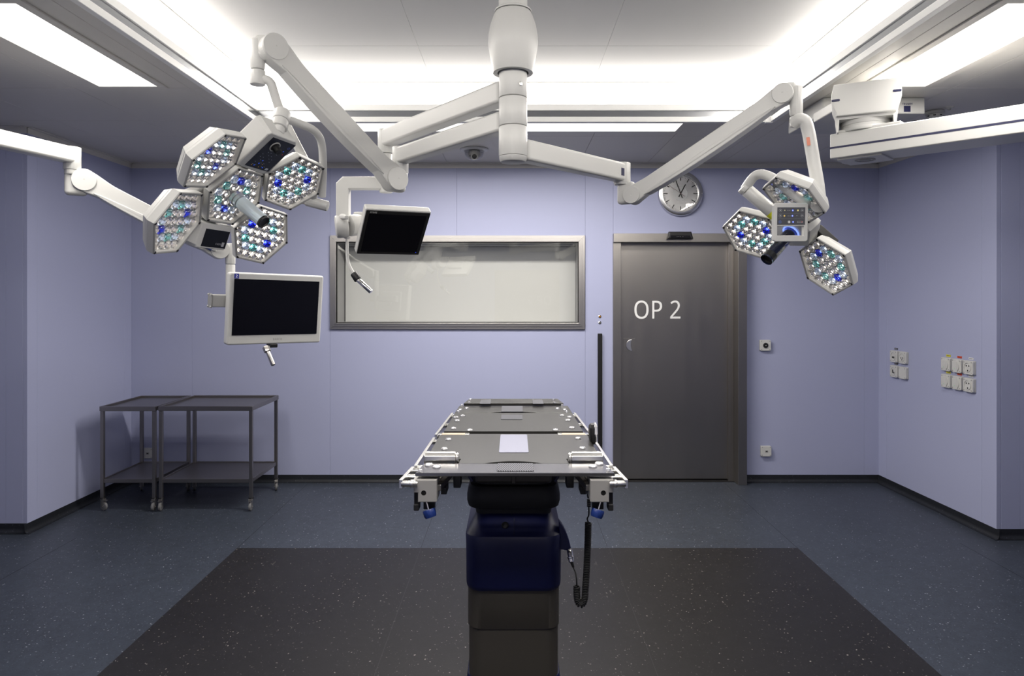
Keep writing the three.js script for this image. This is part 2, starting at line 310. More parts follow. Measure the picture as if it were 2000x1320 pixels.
/* ---------- observation window ---------- */
{
  const g = new THREE.Group(); g.name = numbered('window_1'); tag(g, null, null, null, 'structure'); scene.add(g);
  const { x0, x1, y0, y1 } = WIN, w = .058, a = x0, b = x1;
  const prof = (L) => { // mitred frame bar along x, length L at the outer edge, stepped profile
    const s = poly([[0, 0], [L, 0], [L - w, w], [w, w]]), s2 = poly([[w * .45, w * .45], [L - w * .45, w * .45], [L - w, w], [w, w]]);
    return [slab(s, .018, .0015), slab(s2, .030, .002), slab(poly([[w * .78, w * .78], [L - w * .78, w * .78], [L - w, w], [w, w]]), .036, .002)];
  };
  const bar = (L, ang, px, py) => obj('window_frame', prof(L).map((q) => q.rotateZ(ang).translate(px, py, 0)), M.steel, g);
  bar(b - a, 0, a, y0); bar(b - a, Math.PI, b, y1); bar(y1 - y0, Math.PI / 2, b, y0); bar(y1 - y0, -Math.PI / 2, a, y1);
  const ix0 = a + w, ix1 = b - w, iy0 = y0 + w, iy1 = y1 - w, D = -.30;
  obj('window_reveal', [span(ix0 - .03, ix0, iy0 - .03, iy1 + .03, D, .004), span(ix1, ix1 + .03, iy0 - .03, iy1 + .03, D, .004), span(ix0, ix1, iy0 - .03, iy0, D, .004), span(ix0, ix1, iy1, iy1 + .03, D, .004)], M.grey, g);
  obj('window_seal', [span(ix0 - .001, ix0 + .006, iy0, iy1, .006, .014), span(ix1 - .006, ix1 + .001, iy0, iy1, .006, .014), span(ix0, ix1, iy0 - .001, iy0 + .006, .006, .014), span(ix0, ix1, iy1 - .006, iy1 + .001, .006, .014)], M.black, g);
  obj('window_pane', span(ix0, ix1, iy0, iy1, .000, .0012), M.glassPane, g);
  obj('window_back', span(ix0 - .03, ix1 + .03, iy0 - .03, iy1 + .03, D - .04, D), M.black, g);
  const bl = obj('roller_blind', [cbox(ix1 - ix0 - .012, iy1 - iy0 - .026, .004, (ix0 + ix1) / 2 + .004, (iy0 + iy1) / 2 - .012, D + .03, .001), cyl(V(ix0 + .01, iy1 - .004, D + .02), V(ix1 - .01, iy1 - .004, D + .02), .018, .018, 16)], M.blind);
  tag(bl, 'pale grey blind drawn down behind the glass of the long observation window', 'blind');
}
/* ---------- sliding steel door ---------- */
{
  const g = new THREE.Group(); g.name = numbered('door_1'); tag(g, null, null, null, 'structure'); scene.add(g);
  const z1 = .10, zl = -.06;
  obj('door_post', span(.885, .955, 0, 2.136, -.12, .03, .002), M.doorSteel, g);
  obj('door_post', span(1.972, 2.050, 0, 2.213, -.12, z1, .003), M.doorSteel, g);
  obj('door_post', span(1.925, 1.972, 0, 2.136, -.12, -.02, .002), M.doorSteel, g);
  obj('door_lintel', span(.885, 1.972, 2.136, 2.213, -.12, .06, .003), M.doorSteel, g);
  const leaf = obj('door_leaf', span(.94, 1.96, .012, 2.14, zl - .05, zl, .003), M.doorSteel, g);
  obj('door_threshold', span(.955, 1.972, -.02, .004, -.2, -.0, 0), M.black, g);
  obj('door_back', span(.7, 2.2, -.02, 2.4, -.3, -.14), M.black, g);
  // recessed cup pull on its square plate
  const c = V((1229 - CX) * 6.15 / F, EYE + (CY - 674) * 6.15 / F, zl);
  obj('pull_plate', [slab(roundRect(.11, .125, .004), .002, .0006).translate(c.x, c.y, c.z), ...[-1, 1].flatMap((i) => [-1, 1].map((j) => cyl(V(c.x + i * .048, c.y + j * .055, c.z), V(c.x + i * .048, c.y + j * .055, c.z + .004), .004, .003, 10)))], M.doorSteel, g);
  const half = new THREE.Shape(); half.moveTo(.022, -.052); half.absarc(.018, 0, .052, -Math.PI / 2, -1.5 * Math.PI, true); half.quadraticCurveTo(-.002, 0, .022, -.052);
  obj('pull_cup', [slab(half, .009, .003).translate(c.x + .004, c.y, c.z + .001)], M.satin, g);
  const op = text('OP 2', .161); const bb = op.boundingBox, k = .415 / (bb.max.x - bb.min.x);
  op.translate(-bb.min.x, -bb.min.y, 0); op.scale(k, 1, 1);
  obj('door_lettering', op.translate((1239 - CX) * 6.15 / F, EYE + (CY - 622.5) * 6.15 / F, zl + .0006), M.letters, g);
  const s = thing('door_sensor', 'black wedge-shaped motion sensor mounted on the steel lintel of the door', 'sensor', [(1328 - CX) * 6.0 / F, EYE + (CY - 460) * 6.0 / F, .06]);
  obj('sensor_body', slab(poly([[-.115, -.03], [.115, -.03], [.098, .034], [-.098, .034]]), .05, .012, 3), M.dark, s);
  obj('sensor_window', slab(poly([[-.09, -.022], [.09, -.022], [.085, .0], [-.085, .0]]), .004, .001).translate(0, 0, .049), M.screen, s);
  obj('sensor_light', [-.03, -.015, 0, .02].map((x) => cbox(.006, .003, .002, x, -.012, .053, .0008)), M.grey, s);
}
// rear wall door, seen mirrored in the window
{
  const g = new THREE.Group(); g.name = numbered('door_2'); tag(g, null, null, null, 'structure'); scene.add(g);
  obj('door_leaf', span(-.35, .85, .01, 2.14, ZB - .05, ZB - .012, .003), M.doorSteel, g);
  const op = text('OP 2', .161); op.translate(-op.boundingBox.min.x, -op.boundingBox.min.y, 0).rotateY(Math.PI);
  obj('door_lettering', op.translate(.70, EYE - .16, ZB - .0515), M.white2, g);
}
/* ---------- jointed arms hanging from the ceiling ---------- */
const UP = V(0, 1, 0);
const W = (t, name, geos, mat, label, parent) => obj(name, merge([geos]).translate(-t.position.x, -t.position.y, -t.position.z), mat, parent || t, label);
const cross = (a, b) => a.clone().cross(b).normalize();
const mid = (a, b, k = .5) => a.clone().lerp(b, k);
function springArm(t, P0, P1, side, r0, r1, hb, th, cover = true) {        // hinged arm with round ends, P0 to P1
  const X = P1.clone().sub(P0), L = X.length(); X.normalize(); const Z = side.clone().addScaledVector(X, -side.dot(X)).normalize(), Y = cross(Z, X), m = basis(X, Y, Z, P0);
  const f = (x, sgn) => {
    const e0 = Math.sqrt(Math.max(0, r0 * r0 - x * x)), e1 = Math.sqrt(Math.max(0, r1 * r1 - (x - L) ** 2));
    const k0 = x > 0 ? r0 * .98 - (r0 * .98 - hb) * Math.min(1, x / (r0 * 2.3)) ** 1.0 : 0, k1 = x < L ? r1 * .98 - (r1 * .98 - hb) * Math.min(1, (L - x) / (r1 * 2.3)) : 0;
    const sm = (u) => u * u * (3 - 2 * u);
    const a0 = x >= 0 ? r0 + (hb - r0) * sm(Math.min(1, x / (r0 * 2.6))) : e0, a1 = x <= L ? r1 + (hb - r1) * sm(Math.min(1, (L - x) / (r1 * 2.6))) : e1;
    return x < 0 ? e0 : x > L ? e1 : Math.max(a0 + a1 - hb, hb);
  };
  const pts = [], N = 44, xs = [];
  for (let i = 0; i <= 10; i++) xs.push(-r0 * Math.cos(i / 10 * Math.PI / 2)); for (let i = 1; i < N; i++) xs.push(L * i / N); for (let i = 0; i <= 10; i++) xs.push(L + r1 * Math.sin(i / 10 * Math.PI / 2));
  for (const x of xs) pts.push([x, f(x)]); for (const x of xs.slice(1, -1).reverse()) pts.push([x, -f(x)]);
  W(t, 'spring_arm', slab(poly(pts), th, .006, 3).translate(0, 0, -th / 2).applyMatrix4(m), M.white);
  if (cover) {
    const up = Y.y < 0 ? -1 : 1;
    const c = []; const a = r0 * 1.2, b = L - r1 * 1.2; for (let i = 0; i <= 24; i++) { const u = i / 24; c.push([a + (b - a) * u, up * (-hb + .004 + .016 * Math.sin(u * Math.PI) ** .7)]); }
    for (let i = 24; i >= 0; i--) { const u = i / 24; c.push([a + (b - a) * u, up * (-hb - .016 * Math.sin(u * Math.PI) ** .6)]); }
    if (up < 0) c.reverse();
    W(t, 'arm_cover', slab(poly(c), th + .010, .004, 2).translate(0, 0, -th / 2 - .005).applyMatrix4(m), M.white);
  }
  for (const [P, r] of [[P0, r0], [P1, r1]]) W(t, 'hinge_cap', [1, -1].map((k) => turned([[0, 0], [r - .001, 0], [r, .002], [r - .001, .006], [r * .96, .0075], [.004, .0075], [.0035, .006], [0, .006]], P.clone().addScaledVector(Z, k * th / 2), Z.clone().multiplyScalar(k), 40)), M.white);
  return Z;
}
function extensionArm(t, P0, P1, w, h, back = 0) {
  const X = P1.clone().sub(P0), L = X.length(); X.normalize(); const Z = cross(X, UP);
  return W(t, 'extension_arm', rbox(L - back, h, w, .014, 4).translate((L + back) / 2, 0, 0).applyMatrix4(basis(X, UP, Z, P0)), M.white);
}
const ring = (x, y, z, r, y2) => roundCyl(V(x, y, z), V(x, y2, z), r, .004, 36);
const CO = V(-.002, 0, CAMZ - 2.9);                                      // axis of the ceiling column
{
  const t = thing('ceiling_column', 'white ceiling column with a bulbous collar and three stacked swivel rings, above the operating table', 'ceiling column', [CO.x, CAN.top, CO.z]);
  const x = CO.x, z = CO.z;
  W(t, 'pole', cyl(V(x, 2.80, z), V(x, CAN.top, z), .061, .061, 40), M.white);
  W(t, 'ceiling_flange', ring(x, CAN.top - .03, z, .12, CAN.top), M.white);
  W(t, 'bell_cover', turned([[.066, 0], [.070, -.0], [.085, 0], [.0862, .004], [.094, .05], [.1035, .105], [.1062, .13], [.1045, .16], [.096, .205], [.084, .24], [.0755, .256], [.062, .258]], V(x, 2.606, z), UP, 48), M.white);
  W(t, 'bell_top_ring', turned([[.061, 0], [.078, 0], [.078, .006], [.070, .012], [.061, .013]], V(x, 2.8655, z), UP, 48), M.white);
  W(t, 'swivel_ring', ring(x, 2.5005, z, .060, 2.64), M.white); W(t, 'swivel_ring', ring(x, 2.3795, z, .060, 2.498), M.white); W(t, 'swivel_ring', ring(x, 2.252, z, .0605, 2.377), M.white);
  W(t, 'end_cap', turned([[0, 0], [.040, 0], [.052, .004], [.058, .012], [.059, .026], [0, .026]], V(x, 2.225, z), UP, 40), M.white2);
  W(t, 'lock_screw', [turned([[0, 0], [.008, 0], [.008, .003], [.005, .004], [0, .004]], V(x + .031, 2.545, z + .0525), V(.5, 0, .86), 16)], M.chrome);
}
// hex lamp module: vertices at 30 + 60k degrees in its own plane, facing +z
const HEXR = .16;
function hexLathe(prof) { const g = new THREE.LatheGeometry(prof.map(([r, y]) => new THREE.Vector2(r, y)), 6); g.rotateX(Math.PI / 2); return toCreasedNormals(g, .3); }
const LENS = (() => {                                                      // faceted reflector cup, clear dome, light-emitting chip
  const cup = [], dome = [];
  for (let i = 0; i <= 4; i++) { const u = i / 4; cup.push(new THREE.Vector2(.0050 + .0145 * u ** .62, -.020 + .020 * u)); }
  for (let i = 0; i <= 8; i++) { const a = i / 8 * Math.PI / 2; dome.push(new THREE.Vector2(.0192 * Math.cos(a), .0005 + .0135 * Math.sin(a))); }
  let a = new THREE.LatheGeometry(cup, 9).rotateX(Math.PI / 2).toNonIndexed(); a.deleteAttribute('normal'); a.computeVertexNormals();
  const b = new THREE.LatheGeometry(dome, 14).rotateX(Math.PI / 2), c = new THREE.SphereGeometry(.0056, 10, 6).translate(0, 0, -.0165);
  const parts = [a, b, c].map(prep), g = mergeGeometries(parts, false); let s = 0;
  parts.forEach((p, i) => { g.addGroup(s, p.attributes.position.count, i); s += p.attributes.position.count; }); return g;
})();
const lensMats = [[[.80, .795, .80], [1, .90, .77], 4.2], [[.82, .87, .95], [.80, .90, 1], 5], [[.46, .78, .76], [.34, .85, .80], 3], [[.08, .12, .80], [.06, .12, .95], 4]].map(([cup, led, e]) => [
  STD({ color: lin(...cup), metalness: .92, roughness: .10 }), M.lensGlass, STD({ color: lin(...led), emissive: lin(...led), emissiveIntensity: e, roughness: .4 })]);
const tray = STD({ color: lin(.50, .50, .54), roughness: .3, metalness: .6 });
function lampModule(t, mat4, R, spin, skip) {
  const k = R / .15, B = t.position;
  const shell = hexLathe([[0, -.078 * k], [R * .66, -.078 * k], [R * .80, -.070 * k], [R * .985, -.034 * k], [R, -.024 * k], [R, -.003], [R - .003, 0], [R - .007, 0], [R - .009, -.003], [R - .011, -.046 * k], [0, -.046 * k]]);
  const m = obj('lamp_module', shell.rotateZ(spin), M.white, t);
  mat4.decompose(m.position, m.quaternion, m.scale); m.position.sub(B);
  obj('lens_tray', hexLathe([[R - .012, -.0425 * k], [0, -.0425 * k]]).rotateZ(spin), tray, m);
  obj('rim_trim', hexLathe([[R - .0115, -.001], [R - .0065, .0016], [R - .0015, .0012], [R + .0002, -.004], [R - .004, -.006]]).rotateZ(spin), M.grey, m);
  obj('cover_pane', hexLathe([[R - .010, -.0035], [0, -.0035]]).rotateZ(spin), M.coverGlass, m);
  for (let i = 0; i < 6; i++) { const a = spin + Math.PI / 6 + i * Math.PI / 3; obj('corner_clip', cbox(.011 * k, .008 * k, .004, (R - .008) * Math.cos(a), (R - .008) * Math.sin(a), .0008, .001), M.black, m); }
  const s = (R - .0295 * k) / 3, e1 = [Math.cos(spin + Math.PI / 6), Math.sin(spin + Math.PI / 6)], e2 = [Math.cos(spin + Math.PI / 2), Math.sin(spin + Math.PI / 2)];
  for (let q = -3; q <= 3; q++) for (let r = -3; r <= 3; r++) {
    if (Math.abs(q + r) > 3) continue;
    const x = s * (q * e1[0] + r * e2[0]), y = s * (q * e1[1] + r * e2[1]);
    if (skip && Math.hypot(x, y) < skip) continue;
    const rg = Math.max(Math.abs(q), Math.abs(r), Math.abs(q + r));
    let kind = rg === 1 && (q + 2 * r + 6) % 3 === 0 ? 1 : 0;
    if (rg === 2) { const blue = spin ? [1, 1] : [2, -1]; kind = (q === blue[0] && r === blue[1]) || (q === -blue[0] && r === -blue[1]) ? 3 : q * r !== 0 && q !== -r ? 2 : 1; }
    const l = obj('lens', LENS, lensMats[kind], m); l.position.set(x, y, -.0195 * k); l.scale.setScalar(k * 1.0);
  }
  return m;
}
const petal = (c, ax, phi, D, al, h) => {
  const [ex, ey, n] = ax, r = ex.clone().multiplyScalar(Math.cos(phi)).addScaledVector(ey, Math.sin(phi)), tt = ex.clone().multiplyScalar(-Math.sin(phi)).addScaledVector(ey, Math.cos(phi));
  const nn = n.clone().multiplyScalar(Math.cos(al)).addScaledVector(r, -Math.sin(al)), rr = r.clone().multiplyScalar(Math.cos(al)).addScaledVector(n, Math.sin(al));
  return basis(rr, tt, nn, c.clone().addScaledVector(r, D).addScaledVector(n, h));
};
const slot = (k) => Math.PI / 6 + k * Math.PI / 3;
// ---- large lamp with five lens heads
{
  const end = V(-.606, 2.41, CAMZ - 3.655), t = thing('surgical_lamp', 'large surgical lamp with five hexagonal lens heads, a dark keypad and a pale aluminium handle', 'surgical lamp', [CO.x, 2.41, CO.z]);
  extensionArm(t, V(CO.x, 2.41, CO.z), end, .072, .088, .058);
  W(t, 'arm_knuckle', [ring(end.x, 2.315, end.z, .043, 2.457), ring(end.x, 2.30, end.z, .040, 2.32)], M.white);
  const P1 = at(532, 95, 3.19), h = P1.clone().sub(end).setY(0).normalize(), P0 = end.clone().addScaledVector(h, .040).setY(2.279), s = V(-h.z, 0, h.x); if (s.z < 0) s.negate();
  W(t, 'hinge_body', [cbox(.090, .118, .058, 0, 0, 0, .022).applyMatrix4(basis(cross(UP, s), UP, s, mid(P0, end, .5).setY(2.272)))], M.white);
  springArm(t, P0, P1, s, .062, .062, .044, .076);
  const jp = at(503, 95, 3.19), jb = at(503, 166, 3.19);
  const hd = jp.clone().sub(P1).setY(0).normalize();
  W(t, 'end_joint', [roundCyl(jb.clone().setY(2.715), P1.clone().setY(P1.y + .045).setX(jb.x).setZ(jb.z), .034, .014, 36), cbox(.105, .122, .062, 0, 0, 0, .030).applyMatrix4(basis(hd, UP, cross(hd, UP), mid(P1, jp, .5)))], M.white);
  W(t, 'swivel_collar', [ring(jb.x, jb.y, jb.z, .0345, 2.713)], M.white);
  W(t, 'outer_bow', bentPipe([at(510, 153, 3.19), at(528, 158, 3.2), at(548, 222, 3.25), at(612, 345, 3.40), at(612, 398, 3.42)], .021, .12, 16), M.white);
  // head assembly
  const c = V(-1.231, EYE + .4355, CAMZ - 3.024), ax = [V(.30374, -.01461, -.95264), V(.57732, .79823, .17183), V(.75792, -.60217, .25089)].map((v) => v.normalize());
  const L0 = (u, v, w) => c.clone().addScaledVector(ax[0], u).addScaledVector(ax[1], v).addScaledVector(ax[2], w), m0 = basis(...ax, c);
  lampModule(t, m0, HEXR, Math.PI / 6, .036);
  const D = .3013, al = .2774, hh = .0363;
  for (const k of [2, 0, 5, 3]) lampModule(t, petal(c, ax, slot(k), D, al, hh), HEXR, 0);
  W(t, 'head_frame', [hexLathe([[0, -.12], [.13, -.12], [.15, -.105], [.15, -.075], [0, -.075]]).rotateZ(Math.PI / 6).applyMatrix4(m0), ...[2, 0, 5, 3, 1, 4].map((k) => { const r = V(Math.cos(slot(k)), Math.sin(slot(k)), 0); return rbox(.17, .10, .035, .008).applyMatrix4(basis(r, V(-r.y, r.x, 0), V(0, 0, 1), r.clone().multiplyScalar(.19).setZ(-.075))).applyMatrix4(m0); })], M.white2);
  // keypad box
  const kb = petal(c, ax, slot(1), .243, al, .022), kl = (g) => g.applyMatrix4(kb);
  W(t, 'keypad_box', kl(slab(poly([[-.098, .098], [-.112, -.075], [-.098, -.112], [.098, -.098], [.112, -.08], [.112, .085], [.10, .098]]), .105, .006, 3).translate(0, 0, -.105)), M.white);
  const ktex = canvasTex(300, 380, (x, w, hgt) => {
    x.fillStyle = '#14161f'; x.fillRect(0, 0, w, hgt);
    x.strokeStyle = '#2c3142'; x.lineWidth = 1; for (const y of [190, 226, 262, 298, 334]) { x.beginPath(); x.moveTo(30, y); x.lineTo(270, y); x.stroke(); }
    x.fillStyle = '#8d93a4'; x.font = '11px sans-serif'; for (let i = 0; i < 6; i++) for (let j = 0; j < 5; j++) if ((i + j * 2) % 3) x.fillRect(60 + j * 36, 168 + i * 34, 10, 4);
    x.strokeStyle = '#3a52b0'; x.lineWidth = 3; x.beginPath(); x.arc(262, 60, 11, 0, 7); x.stroke();
    for (const [a, b] of [[240, 110], [130, 276], [120, 316], [90, 348], [196, 352]]) { x.fillStyle = '#2f63ff'; x.beginPath(); x.arc(a, b, 7, 0, 7); x.fill(); }
    for (const [a, b] of [[60, 352], [165, 318], [150, 356]]) { x.fillStyle = '#c99a28'; x.fillRect(a - 4, b - 4, 8, 8); }
    x.fillStyle = '#c02020'; x.beginPath(); x.arc(262, 146, 5, 0, 7); x.fill(); x.fillStyle = '#8a8d95'; x.fillRect(238, 344, 34, 26);
  });
  const kc = V(0, 0, 0).applyMatrix4(kb), Y2 = petalAxis(kb, 0), N2 = petalAxis(kb, 2), pm = basis(cross(Y2, N2), Y2, N2, kc.clone().addScaledVector(cross(Y2, N2), .018));
  W(t, 'keypad', new THREE.PlaneGeometry(.158, .182).translate(0, .004, .0008).applyMatrix4(pm), PHYS({ map: ktex, roughness: .28, emissive: 0xffffff, emissiveMap: ktex, emissiveIntensity: .25 }), 'dark keypad panel');
  const kpt = (u, v, w) => V(u, v, w).applyMatrix4(pm);
  obj('keypad_knob', merge([turned([[0, 0], [.021, 0], [.021, .004], [.0165, .006], [.016, .030], [.013, .033], [0, .033]], kpt(-.022, .052, .001), N2, 24)]).translate(-t.position.x, -t.position.y, -t.position.z), M.black, t, 'black rotary knob');
  obj('knob_ring', turned([[.021, 0], [.026, 0], [.026, .002], [.021, .002]], kpt(-.022, .052, .0008), N2, 28).translate(-t.position.x, -t.position.y, -t.position.z), M.white2, t);
  // display box
  const db = petal(c, ax, slot(4), .205, al, .012), Yd = petalAxis(db, 0).negate(), Nd = petalAxis(db, 2), dm = basis(cross(Yd, Nd), Yd, Nd, V(0, 0, 0).applyMatrix4(db));
  W(t, 'display_box', slab(poly([[-.094, .058], [.094, .058], [.094, -.044], [.086, -.058], [-.086, -.058], [-.094, -.044]]), .08, .006, 3).translate(0, 0, -.08).applyMatrix4(dm), M.white);
  const dt = canvasTex(256, 140, (x, w, hgt) => { x.fillStyle = '#191b22'; x.fillRect(0, 0, w, hgt); x.fillStyle = '#9a9ba0'; x.fillRect(206, 92, 28, 34); x.font = 'bold 20px sans-serif'; x.save(); x.translate(170, 110); x.scale(-1, -1); x.fillText('iLED 5', -30, 8); x.restore(); });
  W(t, 'display', new THREE.PlaneGeometry(.150, .082).translate(.012, -.008, .0008).applyMatrix4(dm), PHYS({ map: dt, roughness: .25 }), 'small dark display');
  // sterile handle
  W(t, 'handle', [turned([[.024, 0], [.030, .003], [.030, .150], [0, .150]], L0(0, 0, .036), ax[2], 40)], M.handleBlue);
  W(t, 'handle_collar', [turned([[.034, 0], [.034, .016], [.030, .018], [.030, .034], [.024, .036], [.024, 0]], L0(0, 0, -.002), ax[2], 40)], M.alu);
  W(t, 'handle_tip', [turned([[.0302, -.006], [.0303, .002], [.027, .006], [.0225, .005], [.021, .001], [0, .001]], L0(0, 0, .186), ax[2], 40)], M.dark, 'black camera opening at the tip');
  // yoke
  const ya = L0(0, .345, .01), yb = at(551, 222, 3.02);
  W(t, 'yoke_joint', [roundCyl(ya, mid(ya, yb, .30), .026, .004), roundCyl(mid(ya, yb, .26), mid(ya, yb, .62), .036, .005), roundCyl(mid(ya, yb, .635), yb.clone().addScaledVector(yb.clone().sub(ya), .08), .037, .006)], M.white);
  W(t, 'inner_bow', bentPipe([mid(ya, yb, .82), at(570, 236, 3.08), at(627, 258, 3.22), at(632, 320, 3.33), at(629, 384, 3.40)], .0185, .12, 16), M.white);
  W(t, 'pivot_joint', [roundCyl(at(598, 392, 3.42), at(641, 403, 3.42), .026, .006), roundCyl(at(590, 391, 3.42), at(599, 393, 3.42), .018, .003)], M.white);
}
function petalAxis(m, i) { return new THREE.Vector3().setFromMatrixColumn(m, i); }
// ---- smaller lamp with three lens heads
{
  const end = V(.553, 2.287, CAMZ - 3.48), t = thing('surgical_lamp', 'smaller surgical lamp with three hexagonal lens heads, framed control panel and dark blue handle', 'surgical lamp', [CO.x, 2.287, CO.z]);
  extensionArm(t, V(CO.x, 2.287, CO.z), end, .072, .092, .058);
  const lb = at(1209, 334, 3.44); W(t, 'brand_plate', slab(poly([[-.013, -.019], [.013, -.019], [.013, .019], [-.013, .019]]), .001, 0).applyMatrix4((() => { const X = end.clone().sub(V(CO.x, 2.287, CO.z)).normalize(), Z = cross(X, UP); return basis(X, UP, Z, end.clone().addScaledVector(X, -.045).addScaledVector(Z, .0362).setY(2.283)); })()), M.navy, 'small blue plate');
  W(t, 'arm_knuckle', [ring(end.x, 2.233, end.z, .043, 2.337), ring(end.x, 2.225, end.z, .040, 2.24)], M.white);
  const P1 = at(1530, 185, 3.115), h = P1.clone().sub(end).setY(0).normalize(), P0 = end.clone().addScaledVector(h, .060).setY(2.168), s = V(-h.z, 0, h.x); if (s.z < 0) s.negate();
  W(t, 'hinge_body', [cbox(.092, .112, .046, 0, 0, 0, .018).applyMatrix4(basis(cross(UP, s), UP, s, mid(P0, end, .6).setY(2.182)))], M.white);
  springArm(t, P0, P1, s, .0445, .0465, .036, .058);
  const jp = at(1555, 172, 3.1), jb = at(1555, 248, 3.1), hd = jp.clone().sub(P1).setY(0).normalize();
  W(t, 'end_joint', [roundCyl(jb.clone().setY(2.475), jb.clone().setY(P1.y + .035), .0285, .012, 36), cbox(.06, .08, .05, 0, 0, 0, .02).applyMatrix4(basis(hd, UP, cross(hd, UP), mid(P1, jp, .5)))], M.white);
  W(t, 'swivel_collar', [ring(jb.x, jb.y, jb.z, .0275, 2.474)], M.white);
  W(t, 'drop_tube', pipe([at(1551, 241, 3.085), at(1561, 233, 3.06), at(1573, 238, 3.05), at(1580, 262, 3.05), at(1590, 320, 3.04), at(1597, 360, 3.02), at(1601, 398, 3.0)], .028, 60, 18), M.white);
  W(t, 'warning_sticker', cbox(.016, .036, .001, 0, 0, 0, 0).rotateZ(.14).rotateY(.15).translate(...at(1579, 276, 3.018).toArray()), STD({ color: 0xd98a72, roughness: .6 }), 'orange sticker');
  const c = V(1.2873, EYE + .2955, CAMZ - 3.1628), ax = [V(.69197, -.43919, .57296), V(-.22285, .62495, .74818), V(-.68667, -.6454, .33457)].map((v) => v.normalize()), m0 = basis(...ax, c);
  const L0 = (u, v, w) => V(u, v, w).applyMatrix4(m0), R = .15, al = .2252;
  for (const k of [1, 3, 5]) lampModule(t, petal(c, ax, slot(k), .2181, al, .02), R, 0);
  W(t, 'hub_body', [hexLathe([[0, -.10], [.085, -.10], [.104, -.085], [.108, -.06], [.098, -.006], [.09, 0], [0, 0]]).applyMatrix4(m0)], M.white);
  W(t, 'head_bracket', [1, 3, 5].map((k) => { const r = V(Math.cos(slot(k)), Math.sin(slot(k)), 0); return rbox(.11, .09, .045, .006).applyMatrix4(basis(r, V(-r.y, r.x, 0), V(0, 0, 1), r.clone().multiplyScalar(.125).setZ(-.088))).applyMatrix4(m0); }), M.black);
  W(t, 'light_ring', turned([[.0345, 0], [.0405, 0], [.0405, .004], [.0345, .004]], L0(0, 0, .002), ax[2], 40), STD({ color: lin(.1, .16, .9), emissive: lin(.25, .38, 1), emissiveIntensity: 1.0 }), 'glowing blue ring round the handle');
  W(t, 'handle', turned([[0, .0], [.029, 0], [.029, .155], [0, .155]].reverse(), L0(0, 0, .004), ax[2].clone(), 40), M.handleNavy);
  W(t, 'handle_tip', turned([[.0292, -.03], [.0295, .0], [.026, .004], [.022, .003], [.021, -.004], [0, -.005]], L0(0, 0, .195), ax[2], 36), M.black, 'black tip of the handle');
  W(t, 'handle_grip', turned([[.0288, 0], [.0288, .05]], L0(0, 0, .155), ax[2], 36), M.handleNavy);
  // pivot cylinder, bow and framed panel
  const a = L0(-.245, .168, .01), b = L0(-.085, .07, .0);
  W(t, 'pivot_tube', [roundCyl(mid(a, b, .08), b, .031, .004), roundCyl(mid(a, b, -.06), mid(a, b, .065), .031, .004)], M.white);
  const yl = mid(a, b, .93); W(t, 'yellow_sticker', turned([[.0315, 0], [.0315, .026]], mid(a, b, .86), b.clone().sub(a), 30), STD({ color: 0xc9cc20, roughness: .5 }), 'yellow sticker');
  W(t, 'bow_tube', bentPipe([mid(a, b, .02), at(1477, 337, 3.12), at(1508, 345, 3.05), at(1572, 396, 2.96), at(1602, 402, 2.99)], .0215, .10, 16), M.white);
  W(t, 'elbow_joint', [roundCyl(at(1602, 401, 3.05), at(1599, 400, 2.935), .034, .006, 32), ...[-1, 1].map((k) => cyl(at(1599 + k * 8, 400, 2.936), at(1599 + k * 8, 400, 2.932), .003, .003, 8))], M.white);
  const X = V(1, .012, -.10).normalize(), N = V(.08, -.06, 1).normalize(), Y = cross(N, X), pc = at(1545, 434, 2.94), pm = basis(cross(Y, N), Y, N, pc), S = 2.94 / F;
  const fr = roundRect(69 * S, 75 * S, .012); const hole = new THREE.Path(); { const x0 = -27 * S, x1 = 27 * S, y0 = -25.5 * S, y1 = -7.6 * S; hole.moveTo(x0, y0); hole.lineTo(x0, y1); hole.lineTo(x1, y1); hole.lineTo(x1, y0); hole.closePath(); } fr.holes.push(hole);
  W(t, 'panel_frame', slab(fr, .024, .003, 3).translate(0, 0, -.024).applyMatrix4(pm), M.white, 'white grip frame round the control panel');
  const pt = canvasTex(420, 252, (x, w, hgt) => {
    x.fillStyle = '#4a4b50'; x.fillRect(0, 0, w, hgt); x.strokeStyle = '#77787c'; x.lineWidth = 2;
    for (const y of [86, 162]) { x.beginPath(); x.moveTo(14, y); x.lineTo(406, y); x.stroke(); }
    const tri = (a, b, d) => { x.strokeStyle = '#c8c8c8'; x.beginPath(); x.arc(a, b, 21, 0, 7); x.stroke(); x.fillStyle = '#e8e8e8'; x.beginPath(); x.moveTo(a - 9 * d, b); x.lineTo(a + 6 * d, b - 9); x.lineTo(a + 6 * d, b + 9); x.fill(); };
    tri(46, 44, 1); tri(374, 44, -1); tri(46, 122, 1); tri(374, 122, -1);
    for (const [a, b, r, col] of [[112, 44, 9, '#ddd2a0'], [310, 44, 13, '#e0d28a'], [108, 122, 13, '#e8c56a'], [232, 44, 11, '#cfe0ff'], [228, 122, 11, '#cfe0ff'], [240, 210, 11, '#cfe0ff'], [374, 210, 8, '#b03030'], [180, 210, 13, '#dcdcdc']]) { x.fillStyle = col; x.beginPath(); x.arc(a, b, r, 0, 7); x.fill(); }
    for (const [a, b] of [[232, 44], [228, 122], [240, 210]]) { x.strokeStyle = '#2a50ff'; x.lineWidth = 5; x.beginPath(); x.arc(a, b, 13, 0, 7); x.stroke(); }
    x.strokeStyle = '#5a78c8'; x.lineWidth = 3; x.beginPath(); x.arc(44, 210, 20, 0, 7); x.stroke(); x.beginPath(); x.arc(44, 210, 9, 0, 7); x.stroke();
    x.strokeStyle = '#d0d0d0'; x.beginPath(); x.arc(180, 210, 20, 0, 7); x.stroke(); x.strokeRect(304, 200, 80, 20);
